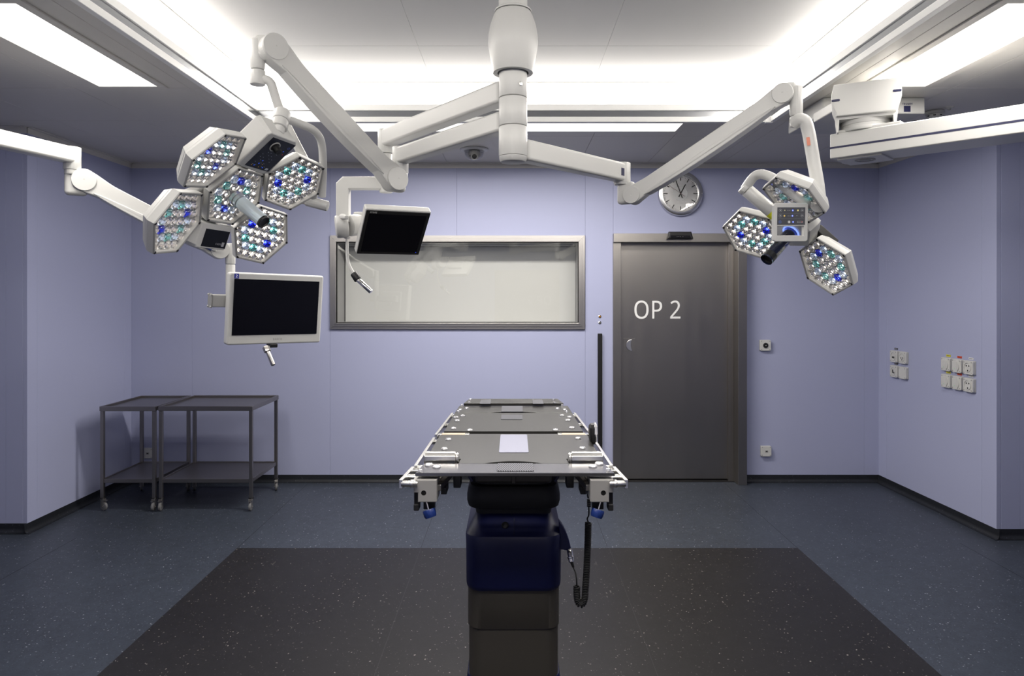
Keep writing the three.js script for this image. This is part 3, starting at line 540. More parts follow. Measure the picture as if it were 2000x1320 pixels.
    x.fillStyle = '#9a9a9a'; for (const [a, b] of [[150, 40], [176, 40], [156, 120], [184, 120], [286, 118]]) x.fillRect(a, b, 18, 8);
  });
  W(t, 'control_panel', new THREE.PlaneGeometry(56.5 * S, 34 * S).translate(0, 12 * S, .0006).applyMatrix4(pm), PHYS({ map: pt, roughness: .35, emissive: 0xffffff, emissiveMap: pt, emissiveIntensity: .12 }), 'grey control panel with small lit buttons');
}
// ---- small monitor on the upper arm
{
  const end = V(-.71, 2.537, CAMZ - 3.8), t = thing('monitor_arm', 'small tilted monitor with white housing, hung on an angular white bracket before the window', 'monitor', [CO.x, 2.537, CO.z]);
  extensionArm(t, V(CO.x, 2.537, CO.z), end, .078, .094, .058);
  W(t, 'arm_knuckle', [ring(end.x, 2.452, end.z, .0455, 2.585), ring(end.x, 2.37, end.z, .036, 2.451), ring(end.x, 2.235, end.z, .036, 2.368)], M.white);
  const yb = 2.285, p = at(668, 358, 3.82);
  W(t, 'bracket', [slab((() => { const s = poly([[0, .036], [-.235, .036], [-.272, 0], [-.272, -.215], [-.202, -.215], [-.202, -.033], [0, -.033]]); return s; })(), .062, .006, 3).translate(0, 0, -.031).applyMatrix4(basis(V(1, 0, 0), UP, V(0, 0, 1), V(end.x, yb, end.z)))], M.white);
  const j0 = at(655, 443, 3.79), j1 = at(680, 441, 3.81), j2 = at(705, 438, 3.87);
  W(t, 'tilt_joint', [roundCyl(j0, j1, .064, .012, 40), cyl(at(668, 423, 3.76), at(675, 424, 3.70), .016, .014, 20), roundCyl(at(674, 424, 3.70), at(677.5, 424.5, 3.67), .0125, .003, 20)], M.white);
  W(t, 'tilt_joint', [roundCyl(mid(j1, j2, .03), j2, .060, .010, 40), cbox(.12, .055, .05, 0, 0, 0, .01).translate(...at(712, 424, 3.87).toArray())], M.white);
  const X = V(.8735, .0123, -.4866).normalize(), N = V(.3738, -.6572, .6544).normalize(), Y = cross(N, X), X2 = cross(Y, N), c = V(-.663, 2.006, CAMZ - 3.775), m = basis(X2, Y, N, c), w = .3625, h = .29;
  W(t, 'monitor_housing', [slab(roundRect(w + .008, h + .012, .008), .046, .006, 3).translate(0, .003, -.048).applyMatrix4(m), rbox(.2, .16, .03, .008).translate(-.02, .02, -.06).applyMatrix4(m)], M.white);
  W(t, 'bezel', slab(roundRect(w, h, .004), .005, .0012).translate(0, 0, -.003).applyMatrix4(m), M.dark);
  W(t, 'screen', new THREE.PlaneGeometry(w - .036, h - .036).translate(0, -.002, .0024).applyMatrix4(m), M.screen);
  const lt = text('STORZ', .0095, .0003, fontB); W(t, 'lettering', lt.translate(-w / 2 + .020, h / 2 - .0150, .0022).applyMatrix4(m), M.white2);
  W(t, 'status_light', cyl(V(w / 2 - .022, -h / 2 + .018, .002), V(w / 2 - .022, -h / 2 + .018, .003), .002, .002, 10).applyMatrix4(m), STD({ color: 0x3050ff, emissive: 0x3050ff, emissiveIntensity: 1 }));
  W(t, 'handle_rod', [bentPipe([at(678, 462, 3.82), at(678, 512, 3.82), at(694, 540, 3.80)], .0088, .06, 12), roundCyl(at(678, 461, 3.82), at(678, 466, 3.82), .017, .004)], M.white);
  W(t, 'handle_collar', roundCyl(at(691, 534, 3.80), at(699, 547, 3.79), .0205, .003, 24), M.black);
  W(t, 'steel_handle', roundCyl(at(698, 545, 3.79), at(725, 570, 3.78), .0135, .003, 24), M.chrome);
}
// ---- large monitor on its own arm from outside the picture
{
  const col = V(-2.62, 0, CAMZ - 2.35), end = at(141, 304, 3.57), y = end.y, t = thing('monitor_arm', 'large white-framed monitor facing the table, carried by a long jointed arm along the wall', 'monitor', [col.x, H, col.z]);
  W(t, 'ceiling_pole', [ring(col.x, y - .1, col.z, .06, H - .002), ring(col.x, H - .05, col.z, .13, H - .002)], M.white);
  extensionArm(t, V(col.x, y, col.z), end, .075, .082, .02);
  W(t, 'arm_knuckle', [ring(end.x, y - .075, end.z, .041, y + .044), ring(end.x, y - .10, end.z, .036, y - .07)], M.white);
  const P1 = at(428, 488, 3.95), h = P1.clone().sub(end).setY(0).normalize(), P0 = end.clone().addScaledVector(h, .052).setY(2.268), s = V(-h.z, 0, h.x); if (s.z < 0) s.negate();
  W(t, 'hinge_body', [cbox(.105, .125, .052, 0, 0, 0, .022).applyMatrix4(basis(cross(UP, s), UP, s, V((P0.x + end.x) / 2 - h.x * .012, y - .145, (P0.z + end.z) / 2)))], M.white);
  springArm(t, P0, P1, s, .058, .052, .042, .066);
  const X = V(.736, -.0182, -.6768).normalize(), N = V(.6734, -.0828, .7346).normalize(), Y = cross(N, X), X2 = cross(Y, N), c = V(-1.402, 1.592, CAMZ - 4.052), m = basis(X2, Y, N, c), w = .518, hh = .324;
  const post = at(450, 530, 3.97);
  W(t, 'end_joint', [roundCyl(V(post.x, 1.845, post.z), V(post.x, 1.965, post.z), .028, .006, 32), cbox(.07, .07, .05, 0, 0, 0, .02).translate(...mid(P1, V(post.x, P1.y, post.z), .5).toArray())], M.white);
  W(t, 'drop_post', [ring(post.x, 1.50, post.z, .026, 1.843)], M.white);
  W(t, 'grip_block', [cbox(.17, .052, .075, 0, 0, 0, .012).applyMatrix4((() => { const a = P1.clone().sub(P0).normalize(), z = cross(a, UP); if (z.z < 0) z.negate(); return basis(a, cross(z, a), z, P1.clone().addScaledVector(a, -.10).add(V(0, -.002, 0)).addScaledVector(z, .02)); })())], M.white);
  W(t, 'grip_strip', [cbox(.09, .008, .05, 0, 0, 0, .003).applyMatrix4((() => { const a = P1.clone().sub(P0).normalize(), z = cross(a, UP); if (z.z < 0) z.negate(); return basis(a, cross(z, a), z, P1.clone().addScaledVector(a, -.10).add(V(0, -.031, 0)).addScaledVector(z, .03)); })())], M.blueKnob, 'blue strip under the grip');
  W(t, 'crossbar', [cbox(.50, .072, .05, -.10, .028, -.10, .006).applyMatrix4(m), cbox(.06, .11, .05, -.0, .0, -.075, .006).applyMatrix4(m)], M.white2);
  const px = X2.clone().negate();
  W(t, 'crossbar_end_plate', [slab(roundRect(.06, .082, .006), .006, .002).applyMatrix4(basis(cross(Y, px), Y, px, V(-.351, .028, -.10).applyMatrix4(m)))], M.grey);
  W(t, 'bolt', [-1, 1].flatMap((i) => [-1, 1].map((j) => turned([[0, 0], [.006, 0], [.005, .004], [0, .005]], V(-.357, .028 + j * .033, -.10 + i * .023).applyMatrix4(m), px, 10))), M.white);
  const fw = w + .055, fh = hh + .092;
  const body = roundRect(fw, fh, .014);
  W(t, 'monitor_housing', [slab(body, .055, .010, 4).translate(.0025, -.010, -.058).applyMatrix4(m), rbox(w * .7, hh * .7, .03, .01).translate(0, 0, -.066).applyMatrix4(m)], M.white);
  W(t, 'screen', slab(roundRect(w, hh, .001), .004, .0005).translate(0, 0, -.0035).applyMatrix4(m), M.screen);
  const lt = text('BARCO', .0125, .0003, fontB); const bb = lt.boundingBox; W(t, 'lettering', lt.translate(-bb.max.x / 2 + .012, -hh / 2 - .034, -.0031).applyMatrix4(m), M.grey);
  const tg = canvasTex(64, 72, (x, a, b) => { x.fillStyle = '#1c2a9a'; x.fillRect(0, 0, a, b); x.fillStyle = '#fff'; x.font = 'bold 58px sans-serif'; x.textAlign = 'center'; x.fillText('2', a / 2, 57); });
  W(t, 'number_tag', new THREE.PlaneGeometry(.026, .028).translate(-w / 2 + .012, hh / 2 + .0155, -.0024).applyMatrix4(m), PHYS({ map: tg, roughness: .4 }), 'blue tag with a white number two');
  W(t, 'handle_bracket', [cbox(.045, .022, .06, -.012, -hh / 2 - .066, -.02, .004).applyMatrix4(m)], M.dark);
  const ha = at(519, 677, 3.88), hb = at(534, 713, 3.84);
  W(t, 'steel_handle', [roundCyl(ha, mid(ha, hb, .28), .020, .004, 6), roundCyl(mid(ha, hb, .2), hb, .0125, .003, 20)], M.steel);
}
// ---- white ceiling boom
{
  const t = thing('ceiling_boom', 'heavy white ceiling boom with a dark blue stripe along its horizontal beam', 'ceiling boom', [1.876, H, CAMZ - 3.641]);
  W(t, 'ceiling_cover', span(1.845, 2.455, 2.747, H - .001, CAMZ - 4.585, CAMZ - 4.07, .008), M.white2);
  const pv = V(1.876, 0, CAMZ - 3.641), yaw = -.45, hm = (g) => g.rotateY(yaw).translate(pv.x, 0, pv.z);
  const prof = []; for (let i = 0; i <= 12; i++) { const u = i / 12; prof.push([.150 + .012 * Math.sin(Math.PI * Math.min(1, u * 1.1)) - .012 * Math.max(0, u - .6) / .4, 2.768 - .168 * u]); }
  W(t, 'swivel_housing', hm(slab(poly([...prof, ...prof.slice().reverse().map(([x, y]) => [-x, y])]), .24, .006, 3).translate(0, 0, -.10)), M.white);
  W(t, 'housing_skirt', hm(slab(poly([[-.146, 2.606], [-.136, 2.520], [-.128, 2.520], [-.124, 2.585], [.124, 2.585], [.128, 2.520], [.136, 2.520], [.146, 2.606]]), .20, .001).translate(0, 0, -.08)), M.white);
  W(t, 'blue_inlay', [hm(slab(roundRect(.040, .012, .0055), .004, .001).translate(-.141, 2.684, .138)), hm(slab(roundRect(.040, .012, .0055), .004, .001).translate(.141, 2.700, .138))], M.navy);
  W(t, 'housing_neck', span(1.80, 2.02, 2.70, 2.755, CAMZ - 4.10, CAMZ - 3.74, .006), M.white2);
  W(t, 'bearing', [ring(pv.x, 2.528, pv.z, .126, 2.550), ring(pv.x, 2.546, pv.z, .118, 2.566), ring(pv.x, 2.563, pv.z, .121, 2.605)], M.white);
  const u = V(.716, 0, .698).normalize(), wv = V(.698, 0, -.716).normalize(), E = V(1.694, 0, CAMZ - 3.655), bm = basis(u, UP, wv.clone().negate(), V(E.x, 2.460, E.z));   // x along the beam, z towards the room
  const L = 2.1, bw = .2325;
  W(t, 'beam', [rbox(L, .0725, bw, .006, 3).translate(L / 2, .029, -bw / 2).applyMatrix4(bm), rbox(L, .054, bw, .006, 3).translate(L / 2, -.038, -bw / 2).applyMatrix4(bm), cbox(L - .01, .056, bw - .01, L / 2, -.009, -bw / 2, 0).applyMatrix4(bm), rbox(.22, .013, bw - .03, .004).translate(.135, -.067, -bw / 2 - .02).applyMatrix4(bm)], M.white);
  W(t, 'beam_stripe', cbox(L + .001, .0102, bw + .001, L / 2, -.009, -bw / 2, 0).applyMatrix4(bm), M.navy, 'dark blue stripe');
  W(t, 'top_plate', [rbox(.30, .024, bw - .02, .006).translate(.19, .070, -bw / 2).applyMatrix4(bm)], M.white);
  W(t, 'pivot_cover', [turned([[.050, 0], [.050, -.003], [.042, -.004], [.040, -.002], [.040, 0]], V(.14, -.0735, -bw / 2).applyMatrix4(bm), UP, 36), turned([[0, -.004], [.026, -.004], [.028, 0]], V(.14, -.0735, -bw / 2).applyMatrix4(bm), UP, 30)], M.grey);
  const tr = text('TRUMPF', .0115, .0005, fontB); W(t, 'brand_plate', [cbox(.040, .036, .001, 2.347, 2.776, CAMZ - 4.069, 0), tr.translate(2.318, 2.799, CAMZ - 4.0698)], M.navy);
}
/* ---------- small fittings on ceiling and walls ---------- */
{
  const p = onCeil(926, 291), t = thing('dome_camera', 'small clear dome camera on the grey ceiling behind the column', 'camera', p);
  function onCeil(px, py) { const d = (H - EYE) * F / (CY - py); return V((px - CX) * d / F, H, CAMZ - d); }
  W(t, 'mounting_ring', turned([[.03, 0], [.112, 0], [.116, -.006], [.108, -.014], [.085, -.018], [.075, -.012], [.03, -.012]], p, UP, 40), M.white);
  W(t, 'dome', turned([[.078, -.014], [.076, -.04], [.066, -.062], [.046, -.08], [.022, -.089], [0, -.091]], p, UP, 36), PHYS({ color: 0xdcdcdc, transmission: 1, thickness: 0, roughness: .02, ior: 1.5 }));
  W(t, 'camera_body', [roundCyl(p.clone().add(V(0, -.012, 0)), p.clone().add(V(0, -.055, 0)), .046, .006), roundCyl(p.clone().add(V(0, -.05, -.012)), p.clone().add(V(.004, -.066, .034)), .030, .004)], M.grey);
  W(t, 'camera_lens', roundCyl(p.clone().add(V(.004, -.066, .033)), p.clone().add(V(.005, -.070, .046)), .019, .003), M.black);
  const q = onCeil(1826, 217), t2 = thing('smoke_detector', 'round grey smoke detector on the ceiling behind the boom', 'smoke detector', q);
  W(t2, 'detector_base', ring(q.x, H - .022, q.z, .055, H - .001), M.white2); W(t2, 'detector_head', turned([[0, -.05], [.03, -.05], [.047, -.04], [.05, -.024], [0, -.024]], q, UP, 32), M.white2);
  W(t2, 'detector_slots', [0, 1, 2, 3, 4, 5, 6, 7].map((i) => cbox(.014, .008, .004, 0, 0, .0465, 0).rotateY(i * Math.PI / 4 + .2).translate(q.x, H - .034, q.z)), M.black);
  const s = onCeil(1854, 209), t3 = thing('ceiling_sensor', 'tiny round sensor nub on the ceiling above the boom beam', 'sensor', s);
  W(t3, 'sensor_plate', turned([[0, -.012], [.012, -.012], [.026, -.004], [.028, 0]], s, UP, 24), M.white2); W(t3, 'sensor_lens', turned([[0, -.022], [.008, -.019], [.010, -.011]], s, UP, 16), M.grey);
}
// wall clock
{
  const c = V((1328 - CX) * CAMZ / F, EYE + (CY - 378.7) * CAMZ / F, .002), t = thing('wall_clock', 'round steel-rimmed wall clock above the door, reading about three minutes to one', 'clock', c);
  const Z = V(0, 0, 1);
  W(t, 'rim', turned([[.196, 0], [.200, .004], [.2005, .022], [.194, .036], [.178, .044], [.162, .044], [.158, .040], [.157, .020], [0, .018]], c, Z, 72), STD({ color: lin(.62, .62, .62), roughness: .26, metalness: .95 }));
  W(t, 'dial', turned([[.157, .0185], [0, .0190]], c, Z, 60), STD({ color: lin(.50, .51, .51), roughness: .5 }));
  for (let i = 0; i < 60; i++) { const a = i / 60 * 2 * Math.PI, big = i % 5 === 0, L = big ? .036 : .012, w = big ? .0085 : .003; const g = cbox(w, L, .001, 0, .151 - L / 2, .0197, 0).rotateZ(-a).translate(c.x, c.y, c.z); (t.userData.q ??= [[], []])[big ? 0 : 1].push(g); }
  for (const g of t.userData.q[0]) W(t, 'hour_mark', g, M.black); W(t, 'minute_marks', t.userData.q[1], M.black); delete t.userData.q;
  const hand = (L, w, tail, deg, z, mat, n) => W(t, n, slab(poly([[-w, -tail], [w, -tail], [w * .75, L], [-w * .75, L]]), .002, .0003, 1).rotateZ(-deg * Math.PI / 180).translate(c.x, c.y, c.z + z), mat);
  hand(.092, .0055, .034, 28.4, .021, M.black, 'hour_hand'); hand(.140, .0042, .042, -20, .024, M.black, 'minute_hand'); hand(.150, .0012, .045, -55, .027, STD({ color: 0x6a3a3c, roughness: .5 }), 'second_hand');
  W(t, 'clock_glass', turned([[.160, .040], [0, .040]], c, Z, 60), M.glassPane);
  W(t, 'rim_screw', [-1, 1].map((k) => turned([[0, 0], [.006, 0], [.005, .003], [0, .004]], V(c.x + k * .182, c.y, c.z + .0425), Z, 12)), M.chrome);
}
// sockets and switches on the walls
function wallPlate(name, label, cat, P, yaw, kind, group, sz = .1) {
  const t = thing(name, label, cat, P, group), m = new THREE.Matrix4().makeRotationY(yaw), add = (n, g, mat, l) => obj(n, merge([g]).applyMatrix4(m), mat, t, l);
  add('back_box', slab(roundRect(sz * 1.0, sz * 1.0, .008), .012, .002), M.white2);
  add('cover_plate', slab(roundRect(sz, sz, .012), .014, .003).translate(0, 0, .013), M.white);
  const f = .0272, k = sz / .1;
  add('screw', [-1, 1].flatMap((i) => [-1, 1].map((j) => cyl(V(i * .038 * k, j * .038 * k, f - .001), V(i * .038 * k, j * .038 * k, f + .0006), .005 * k, .005 * k, 10))), M.grey);
  const disc = () => add('socket_ring', [turned([[.034, 0], [.036, .002], [.033, .004], [.031, .002], [.031, 0]], V(0, 0, f - .0005), V(0, 0, 1), 36)], M.white2);
  const holes = (pts) => add('pin_hole', pts.map(([x, y]) => cyl(V(x, y, f - .001), V(x, y, f + .0006), .0058, .0058, 14)), M.dark);
  if (kind === 'pin') { disc(); holes([[-.013, .012], [.013, .012], [0, -.022]]); }
  if (kind === 'pin2') { disc(); holes([[-.013, -.004], [.013, -.002], [.0, -.018]]); }
  if (kind === 'data') { disc(); add('data_port', [cbox(.014, .016, .002, -.009, -.008, f), cbox(.014, .016, .002, .009, -.008, f)], M.black); }
  if (kind === 'data2') { disc(); add('data_port', [cbox(.014, .030, .002, -.007, .0, f, .001), cbox(.012, .014, .002, .010, -.010, f, .001)], M.black); }
  if (kind === 'lid') { add('hinged_lid', [slab((() => { const s = new THREE.Shape(); s.moveTo(.010, .042); s.quadraticCurveTo(.050, 0, .010, -.042); s.quadraticCurveTo(.034, 0, .010, .042); return s; })(), .008, .002).translate(.004, 0, f - .002), cbox(.05, .062, .003, -.016, 0, f, .001)], M.white); add('status_light', cyl(V(-.016, -.022, f), V(-.016, -.022, f + .002), .0022, .0022, 8), STD({ color: 0x40c070, emissive: 0x30a050, emissiveIntensity: .6 })); }
  if (kind === 'call') { add('bezel_ring', turned([[.028 * k, 0], [.028 * k, .003], [.024 * k, .004], [.024 * k, 0]], V(0, 0, f - .001), V(0, 0, 1), 32), M.white2); add('button', turned([[.024, 0], [.024, .006], [.018, .010], [.008, .008], [.007, .011], [0, .011]].map(([r, y]) => [r * k, y]), V(0, 0, f - .001), V(0, 0, 1), 32), M.black); add('button_centre', turned([[.0045 * k, .010], [0, .0118]], V(0, 0, f), V(0, 0, 1), 14), M.white); }
  if (kind === 'usb') add('data_port', [cbox(.030 * k, .020 * k, .003, .002, 0, f), cbox(.018 * k, .010 * k, .0034, .002, 0, f + .0006)], [M.grey, M.black][0]), add('port_slot', cbox(.014, .008, .002, .002, 0, f + .002, 0), M.black);
  return t;
}
{
  const d0 = (px, py, sz, k, label, cat) => wallPlate('wall_plate', label, cat, V((px - CX) * CAMZ / F, EYE + (CY - py) * CAMZ / F, .0005), 0, k, null, sz);
  d0(1493, 674, .096, 'call', 'square white wall plate with a round black button, to the right of the door', 'switch');
  d0(1494.5, 880, .092, 'usb', 'square white data socket low on the wall to the right of the door', 'socket');
  d0(291, 884, .090, 'usb', 'white data socket low on the wall behind the steel trolleys', 'socket');
  const rwx = (z) => XR0 + (XR1 - XR0) * z / ZR, yaw = -Math.PI / 2 + Math.atan((XR1 - XR0) / ZR) * 1, P = (d, y) => V(rwx(CAMZ - d) - .0005, y, CAMZ - d);
  const g1 = 'near the corner', put = (d, y, k, label, tagc, tl) => {
    const p = P(d, y); wallPlate('wall_socket', label, 'socket', p, yaw, k);
    if (tagc) { const t = thing('label_strip', tl, 'label', P(d, y + .064)); const tx = canvasTex(64, 16, (x, w, h) => { x.fillStyle = tagc; x.fillRect(0, 0, w, h); x.fillStyle = tagc === '#3a3a40' ? '#bbb' : '#333'; for (let i = 0; i < 7; i++) x.fillRect(8 + i * 7, 5, 5, 6); });
      const m = new THREE.Matrix4().makeRotationY(yaw); obj('strip', cbox(.048, .015, .002, 0, 0, .001, 0).applyMatrix4(m), STD({ color: tagc, roughness: .5 }), t); obj('print', new THREE.PlaneGeometry(.046, .013).translate(0, 0, .0024).applyMatrix4(m), STD({ map: tx, roughness: .5 }), t); }
  };
  put(5.823, 1.145, 'data', 'white data socket with two ports, upper row of the four near the corner', '#3a3a40', 'dark label strip above the upper data socket near the corner');
  put(5.70, 1.145, 'pin2', 'white power socket beside the upper data socket, in the group of four near the corner', null);
  put(5.823, 1.018, 'data2', 'white data socket with stepped ports, lower row of the four near the corner', '#3a3a40', 'dark label strip above the lower data socket near the corner');
  put(5.70, 1.018, null, 'plain white blank plate, lower row of the four near the corner', null);
  const rows = [[1.145, 'upper'], [1.019, 'lower']];
  for (const [y, n] of rows) {
    put(5.158, y, 'lid', `white lidded socket under the ${n} yellow label`, '#d8cf20', `yellow label strip above the ${n} lidded socket`);
    put(5.036, y, 'lid', `white lidded socket under the ${n} orange-red label`, '#cf4a22', `orange-red label strip above the ${n} lidded socket`);
    put(4.915, y, 'pin', `white three-pin socket ending the ${n} row of the group of six`, '#dcdcdc', `white label strip above the ${n} three-pin socket`);
  }
  const bz = .0005, b1 = V((1171.5 - CX) * CAMZ / F, EYE + (CY - 618) * CAMZ / F, bz), b2 = V((1171.5 - CX) * CAMZ / F, EYE + (CY - 630) * CAMZ / F, bz);
  for (const [p, mt, l, nm] of [[b1, STD({ color: lin(.45, .20, .03), roughness: .3, metalness: .3 }), 'small round amber button with a steel ring, upper of two left of the door', 'amber'], [b2, M.steel, 'small round steel button, lower of two left of the door', 's']]) {
    const t = thing('wall_button', l, 'button', p); W(t, 'button_ring', turned([[.0135, 0], [.0135, .003], [.010, .005], [.009, .002], [.009, 0]], p, V(0, 0, 1), 24), M.chrome); W(t, 'button_face', turned([[.009, .002], [.007, .005], [0, .006]], p, V(0, 0, 1), 20), mt);
  }
  const t = thing('bumper_strip', 'tall thin black strip fixed upright on the wall between window and door', 'strip', V(.768, .15, .0));
  W(t, 'strip_body', span(.750, .788, .15, EYE + (CY - 651) * CAMZ / F, .0005, .03, .004), M.black); W(t, 'strip_edge', span(.7885, .7905, .15, 1.318, .001, .02, .0005), M.grey);
}
/* ---------- steel instrument trolleys ---------- */
function trolley(label, x0, x1, zf, zb, top, wheels) {
  const t = thing('trolley', label, 'trolley', [(x0 + x1) / 2, 0, (zf + zb) / 2]), w = x1 - x0, d = zf - zb, T = (n, g, m) => obj(n, g, m, t), q = .030;
  T('table_top', [cbox(w - .02, .008, d - .02, 0, top - .020, 0, .002)], M.trolley);
  T('top_rim', [[0, d / 2 - .0075, w, .015], [0, -d / 2 + .0075, w, .015]].map(([x, z, a, b]) => cbox(a, .036, b, x, top - .018, z, .003)).concat([-1, 1].map((k) => cbox(.015, .036, d - .03, k * (w / 2 - .0075), top - .018, 0, .003))), M.trolley);
  T('shelf', [cbox(w - .03, .006, d - .03, 0, .232, 0, .002)], M.trolley);
  T('shelf_rim', [[0, d / 2 - .016, w - .04, .012], [0, -d / 2 + .016, w - .04, .012]].map(([x, z, a, b]) => cbox(a, .030, b, x, .228, z, .002)).concat([-1, 1].map((k) => cbox(.012, .030, d - .04, k * (w / 2 - .016), .228, 0, .002))), M.trolley);
  let n = 0;
  for (const sz of [1, -1]) for (const sx of [-1, 1]) {
    const lx = sx * (w / 2 - .0165), lz = sz * (d / 2 - .0165), a = wheels[n++];
    T('leg', [cbox(.026, top - .036 - .098, .026, lx, .098 + (top - .134) / 2, lz, .003)], M.trolley);
    const c = obj('caster', [turned([[0, 0], [.019, 0], [.021, .004], [.019, .010], [0, .010]], V(0, .089, 0), UP, 20)], M.black, t); c.position.set(lx, 0, lz); c.rotation.y = a;
    obj('caster_fork', [cbox(.004, .05, .026, -.0125, .062, .008, .001), cbox(.004, .05, .026, .0125, .062, .008, .001), cbox(.030, .006, .034, 0, .086, .004, .002), cyl(V(-.018, .0335, .014), V(.018, .0335, .014), .004, .004, 10), cbox(.02, .004, .03, 0, .079, .030, .001)], M.steel, c);
    obj('wheel', [roundCyl(V(-.0085, .033, .014), V(.0095, .033, .014), .033, .005, 28), roundCyl(V(-.0105, .033, .014), V(.0105, .033, .014), .013, .001, 20)], M.wheel, c);
  }
}
{
  const zf = CAMZ - 5.275, zb = CAMZ - 5.865;
  trolley('narrower stainless steel trolley with a lower shelf, in the corner by the wall', -3.202, -2.768, zf, zb, .806, [1.2, .05, .4, .2]);
  trolley('wider stainless steel trolley with a lower shelf, second from the corner', -2.748, -2.018, zf, zb, .808, [.1, .05, .3, .35]);
}
/* ---------- operating table ---------- */
{
  const HT = 1.174, t = thing('operating_table', 'operating table with bare black segmented top on a blue and grey column', 'operating table', [0, 0, CAMZ - 2.26]);
  const P = (px, py, h = HT) => onH(px, py, h);
  const plate = (name, pts, th, mat, par, y = HT) => { const s = poly(pts.map(([x, z]) => [x, -z])); const g = slab(s, th, .0015, 2).rotateX(-Math.PI / 2).translate(0, y - th, 0); return W(t, name, g, mat, null, par); };
  const sec = (pf, pb) => { const a = P(...pf[0]), b = P(...pf[1]), c = P(...pb[1]), d = P(...pb[0]); return [[a.x, a.z], [b.x, b.z], [c.x, c.z], [d.x, d.z]]; };
  const front = plate('leg_plate', sec([[811, 923.5], [1201, 923.5]], [[828, 905], [1180, 905]]), .010, M.plateGrey);
  // seat section with the rounded cut-out and hinge notches
  const zA = P(0, 905).z, zB = P(0, 847).z, zC = P(0, 842).z, zD = P(0, 792.5).z, zE = P(0, 820).z, zE2 = P(0, 806).z;
  const sh = (hw0, z0, hw1, z1, cut, notch) => { const s = new THREE.Shape(); s.moveTo(-hw0 + notch, -z0); if (cut) { s.lineTo(-cut, -z0); s.quadraticCurveTo(0, -z0 + .055, cut, -z0); } s.lineTo(hw0 - notch, -z0); if (notch) { s.lineTo(hw0 - notch - .004, -z0 + .055); s.lineTo(hw0, -z0 + .055); } s.lineTo(hw1, -z1); s.lineTo(-hw1, -z1); if (notch) { s.lineTo(-hw0, -z0 + .055); s.lineTo(-hw0 + notch + .004, -z0 + .055); } s.closePath(); return s; };
  const lay = (s, th, y) => slab(s, th, .0015, 2).rotateX(-Math.PI / 2).translate(0, y - th, 0);
  const X0 = -.0;
  const seat = W(t, 'seat_plate', lay(sh(.262, zA, .258, zB, .085, .100), .014, HT).translate(X0, 0, 0), M.plate);
  const back = W(t, 'back_plate', lay(sh(.250, zC, .245, zE2, 0, 0), .014, HT), M.plate);
  const back2 = W(t, 'back_plate', lay(sh(.2445, zE2 - .003, .240, zD, .10, 0), .014, HT), M.plate);
  const head = W(t, 'head_plate', lay(sh(.2215, zD - .012, .205, P(0, 779.5, HT + .008).z, 0, 0), .012, HT + .010), M.plate);
  W(t, 'frame_rails', [span(-.235, -.195, HT - .06, HT - .018, zD + .02, zA, .006), span(.195, .235, HT - .06, HT - .018, zD + .02, zA, .006), span(-.2, .2, HT - .05, HT - .02, zB - .03, zB + .03, .004), span(-.18, .18, HT - .05, HT - .02, zD - .02, zD + .05, .004)], M.steel);
  // hook-and-loop patches
  const patch = (px0, px1, py0, py1, par, y = HT, mat = M.velcro) => { const a = P((px0 + px1) / 2, (py0 + py1) / 2, y), f = P(0, py1, y).z, b = P(0, py0, y).z, w = (px1 - px0) * (CAMZ - a.z) / F; return W(t, 'grip_patch', slab(roundRect(w, f - b, .006), .002, .0006).rotateX(-Math.PI / 2).translate(a.x, y, (f + b) / 2), mat, null, par); };
  const velT = (() => { const c = canvasTex(128, 128, (x, w, h) => { x.fillStyle = '#4a4b52'; x.fillRect(0, 0, w, h); x.strokeStyle = '#94959d'; x.lineWidth = 4; for (let i = -128; i < 256; i += 10) { x.beginPath(); x.moveTo(i, 0); x.lineTo(i + 40, 128); x.stroke(); } }); c.wrapS = c.wrapT = THREE.RepeatWrapping; c.repeat.set(12, 12); return c; })();
  const vm = STD({ map: velT, roughness: .9, bumpMap: velT, bumpScale: .0006 }), vl = STD({ color: lin(.47, .48, .60), roughness: .95, bumpMap: rep(grainTex, 30, 30), bumpScale: .001 });
  patch(971, 1042, 905.5, 920.5, front, HT, vm); patch(976, 1031, 849.5, 884, seat, HT, vl); patch(978.5, 1020.5, 810.5, 819.5, back, HT, vm); patch(979.5, 1021, 793.5, 804.5, back2, HT, vm); patch(938, 959, 781, 789, head, HT + .010, vm); patch(1040, 1061, 781, 789, head, HT + .010, vm);
  // mounting studs
  const stud = (px, py, par, r = .0105, y = HT) => { const p = P(px, py, y); W(t, 'stud', turned([[r, 0], [r, .003], [r * .8, .006], [r * .45, .0068], [r * .4, .0055], [0, .0055]], p, UP, 20), M.pearl, null, par); };
  for (const [a, b] of [[838, 909], [853, 912.5], [1158, 911.5], [1170, 906.5]]) stud(a, b, front, .0125);
  for (const [a, b] of [[821, 920.5], [1187.5, 919]]) stud(a, b, front, .0065);
  for (const [a, b] of [[876, 859], [868, 877.5], [1129, 857], [1137.5, 876]]) stud(a, b, seat);
  for (const [a, b] of [[886, 837.5], [918, 841], [893, 822.5], [890.5, 816], [904, 813], [1085, 840.5], [1117, 836], [1109, 821.5], [1112, 815.5], [1097.5, 812.5]]) stud(a, b, back);
  for (const [a, b] of [[898.5, 801], [911.5, 798], [1103, 801], [1089, 798.5]]) stud(a, b, back2, .0095);
  for (const [a, b] of [[895, 804.5], [1106.5, 805], [902, 792.5], [1098, 792.5]]) stud(a, b, back2, .006);
  for (const [a, b] of [[918.5, 781.2], [916, 786.3], [1080.5, 781.5], [1083, 787]]) stud(a, b, head, .006, HT + .010);
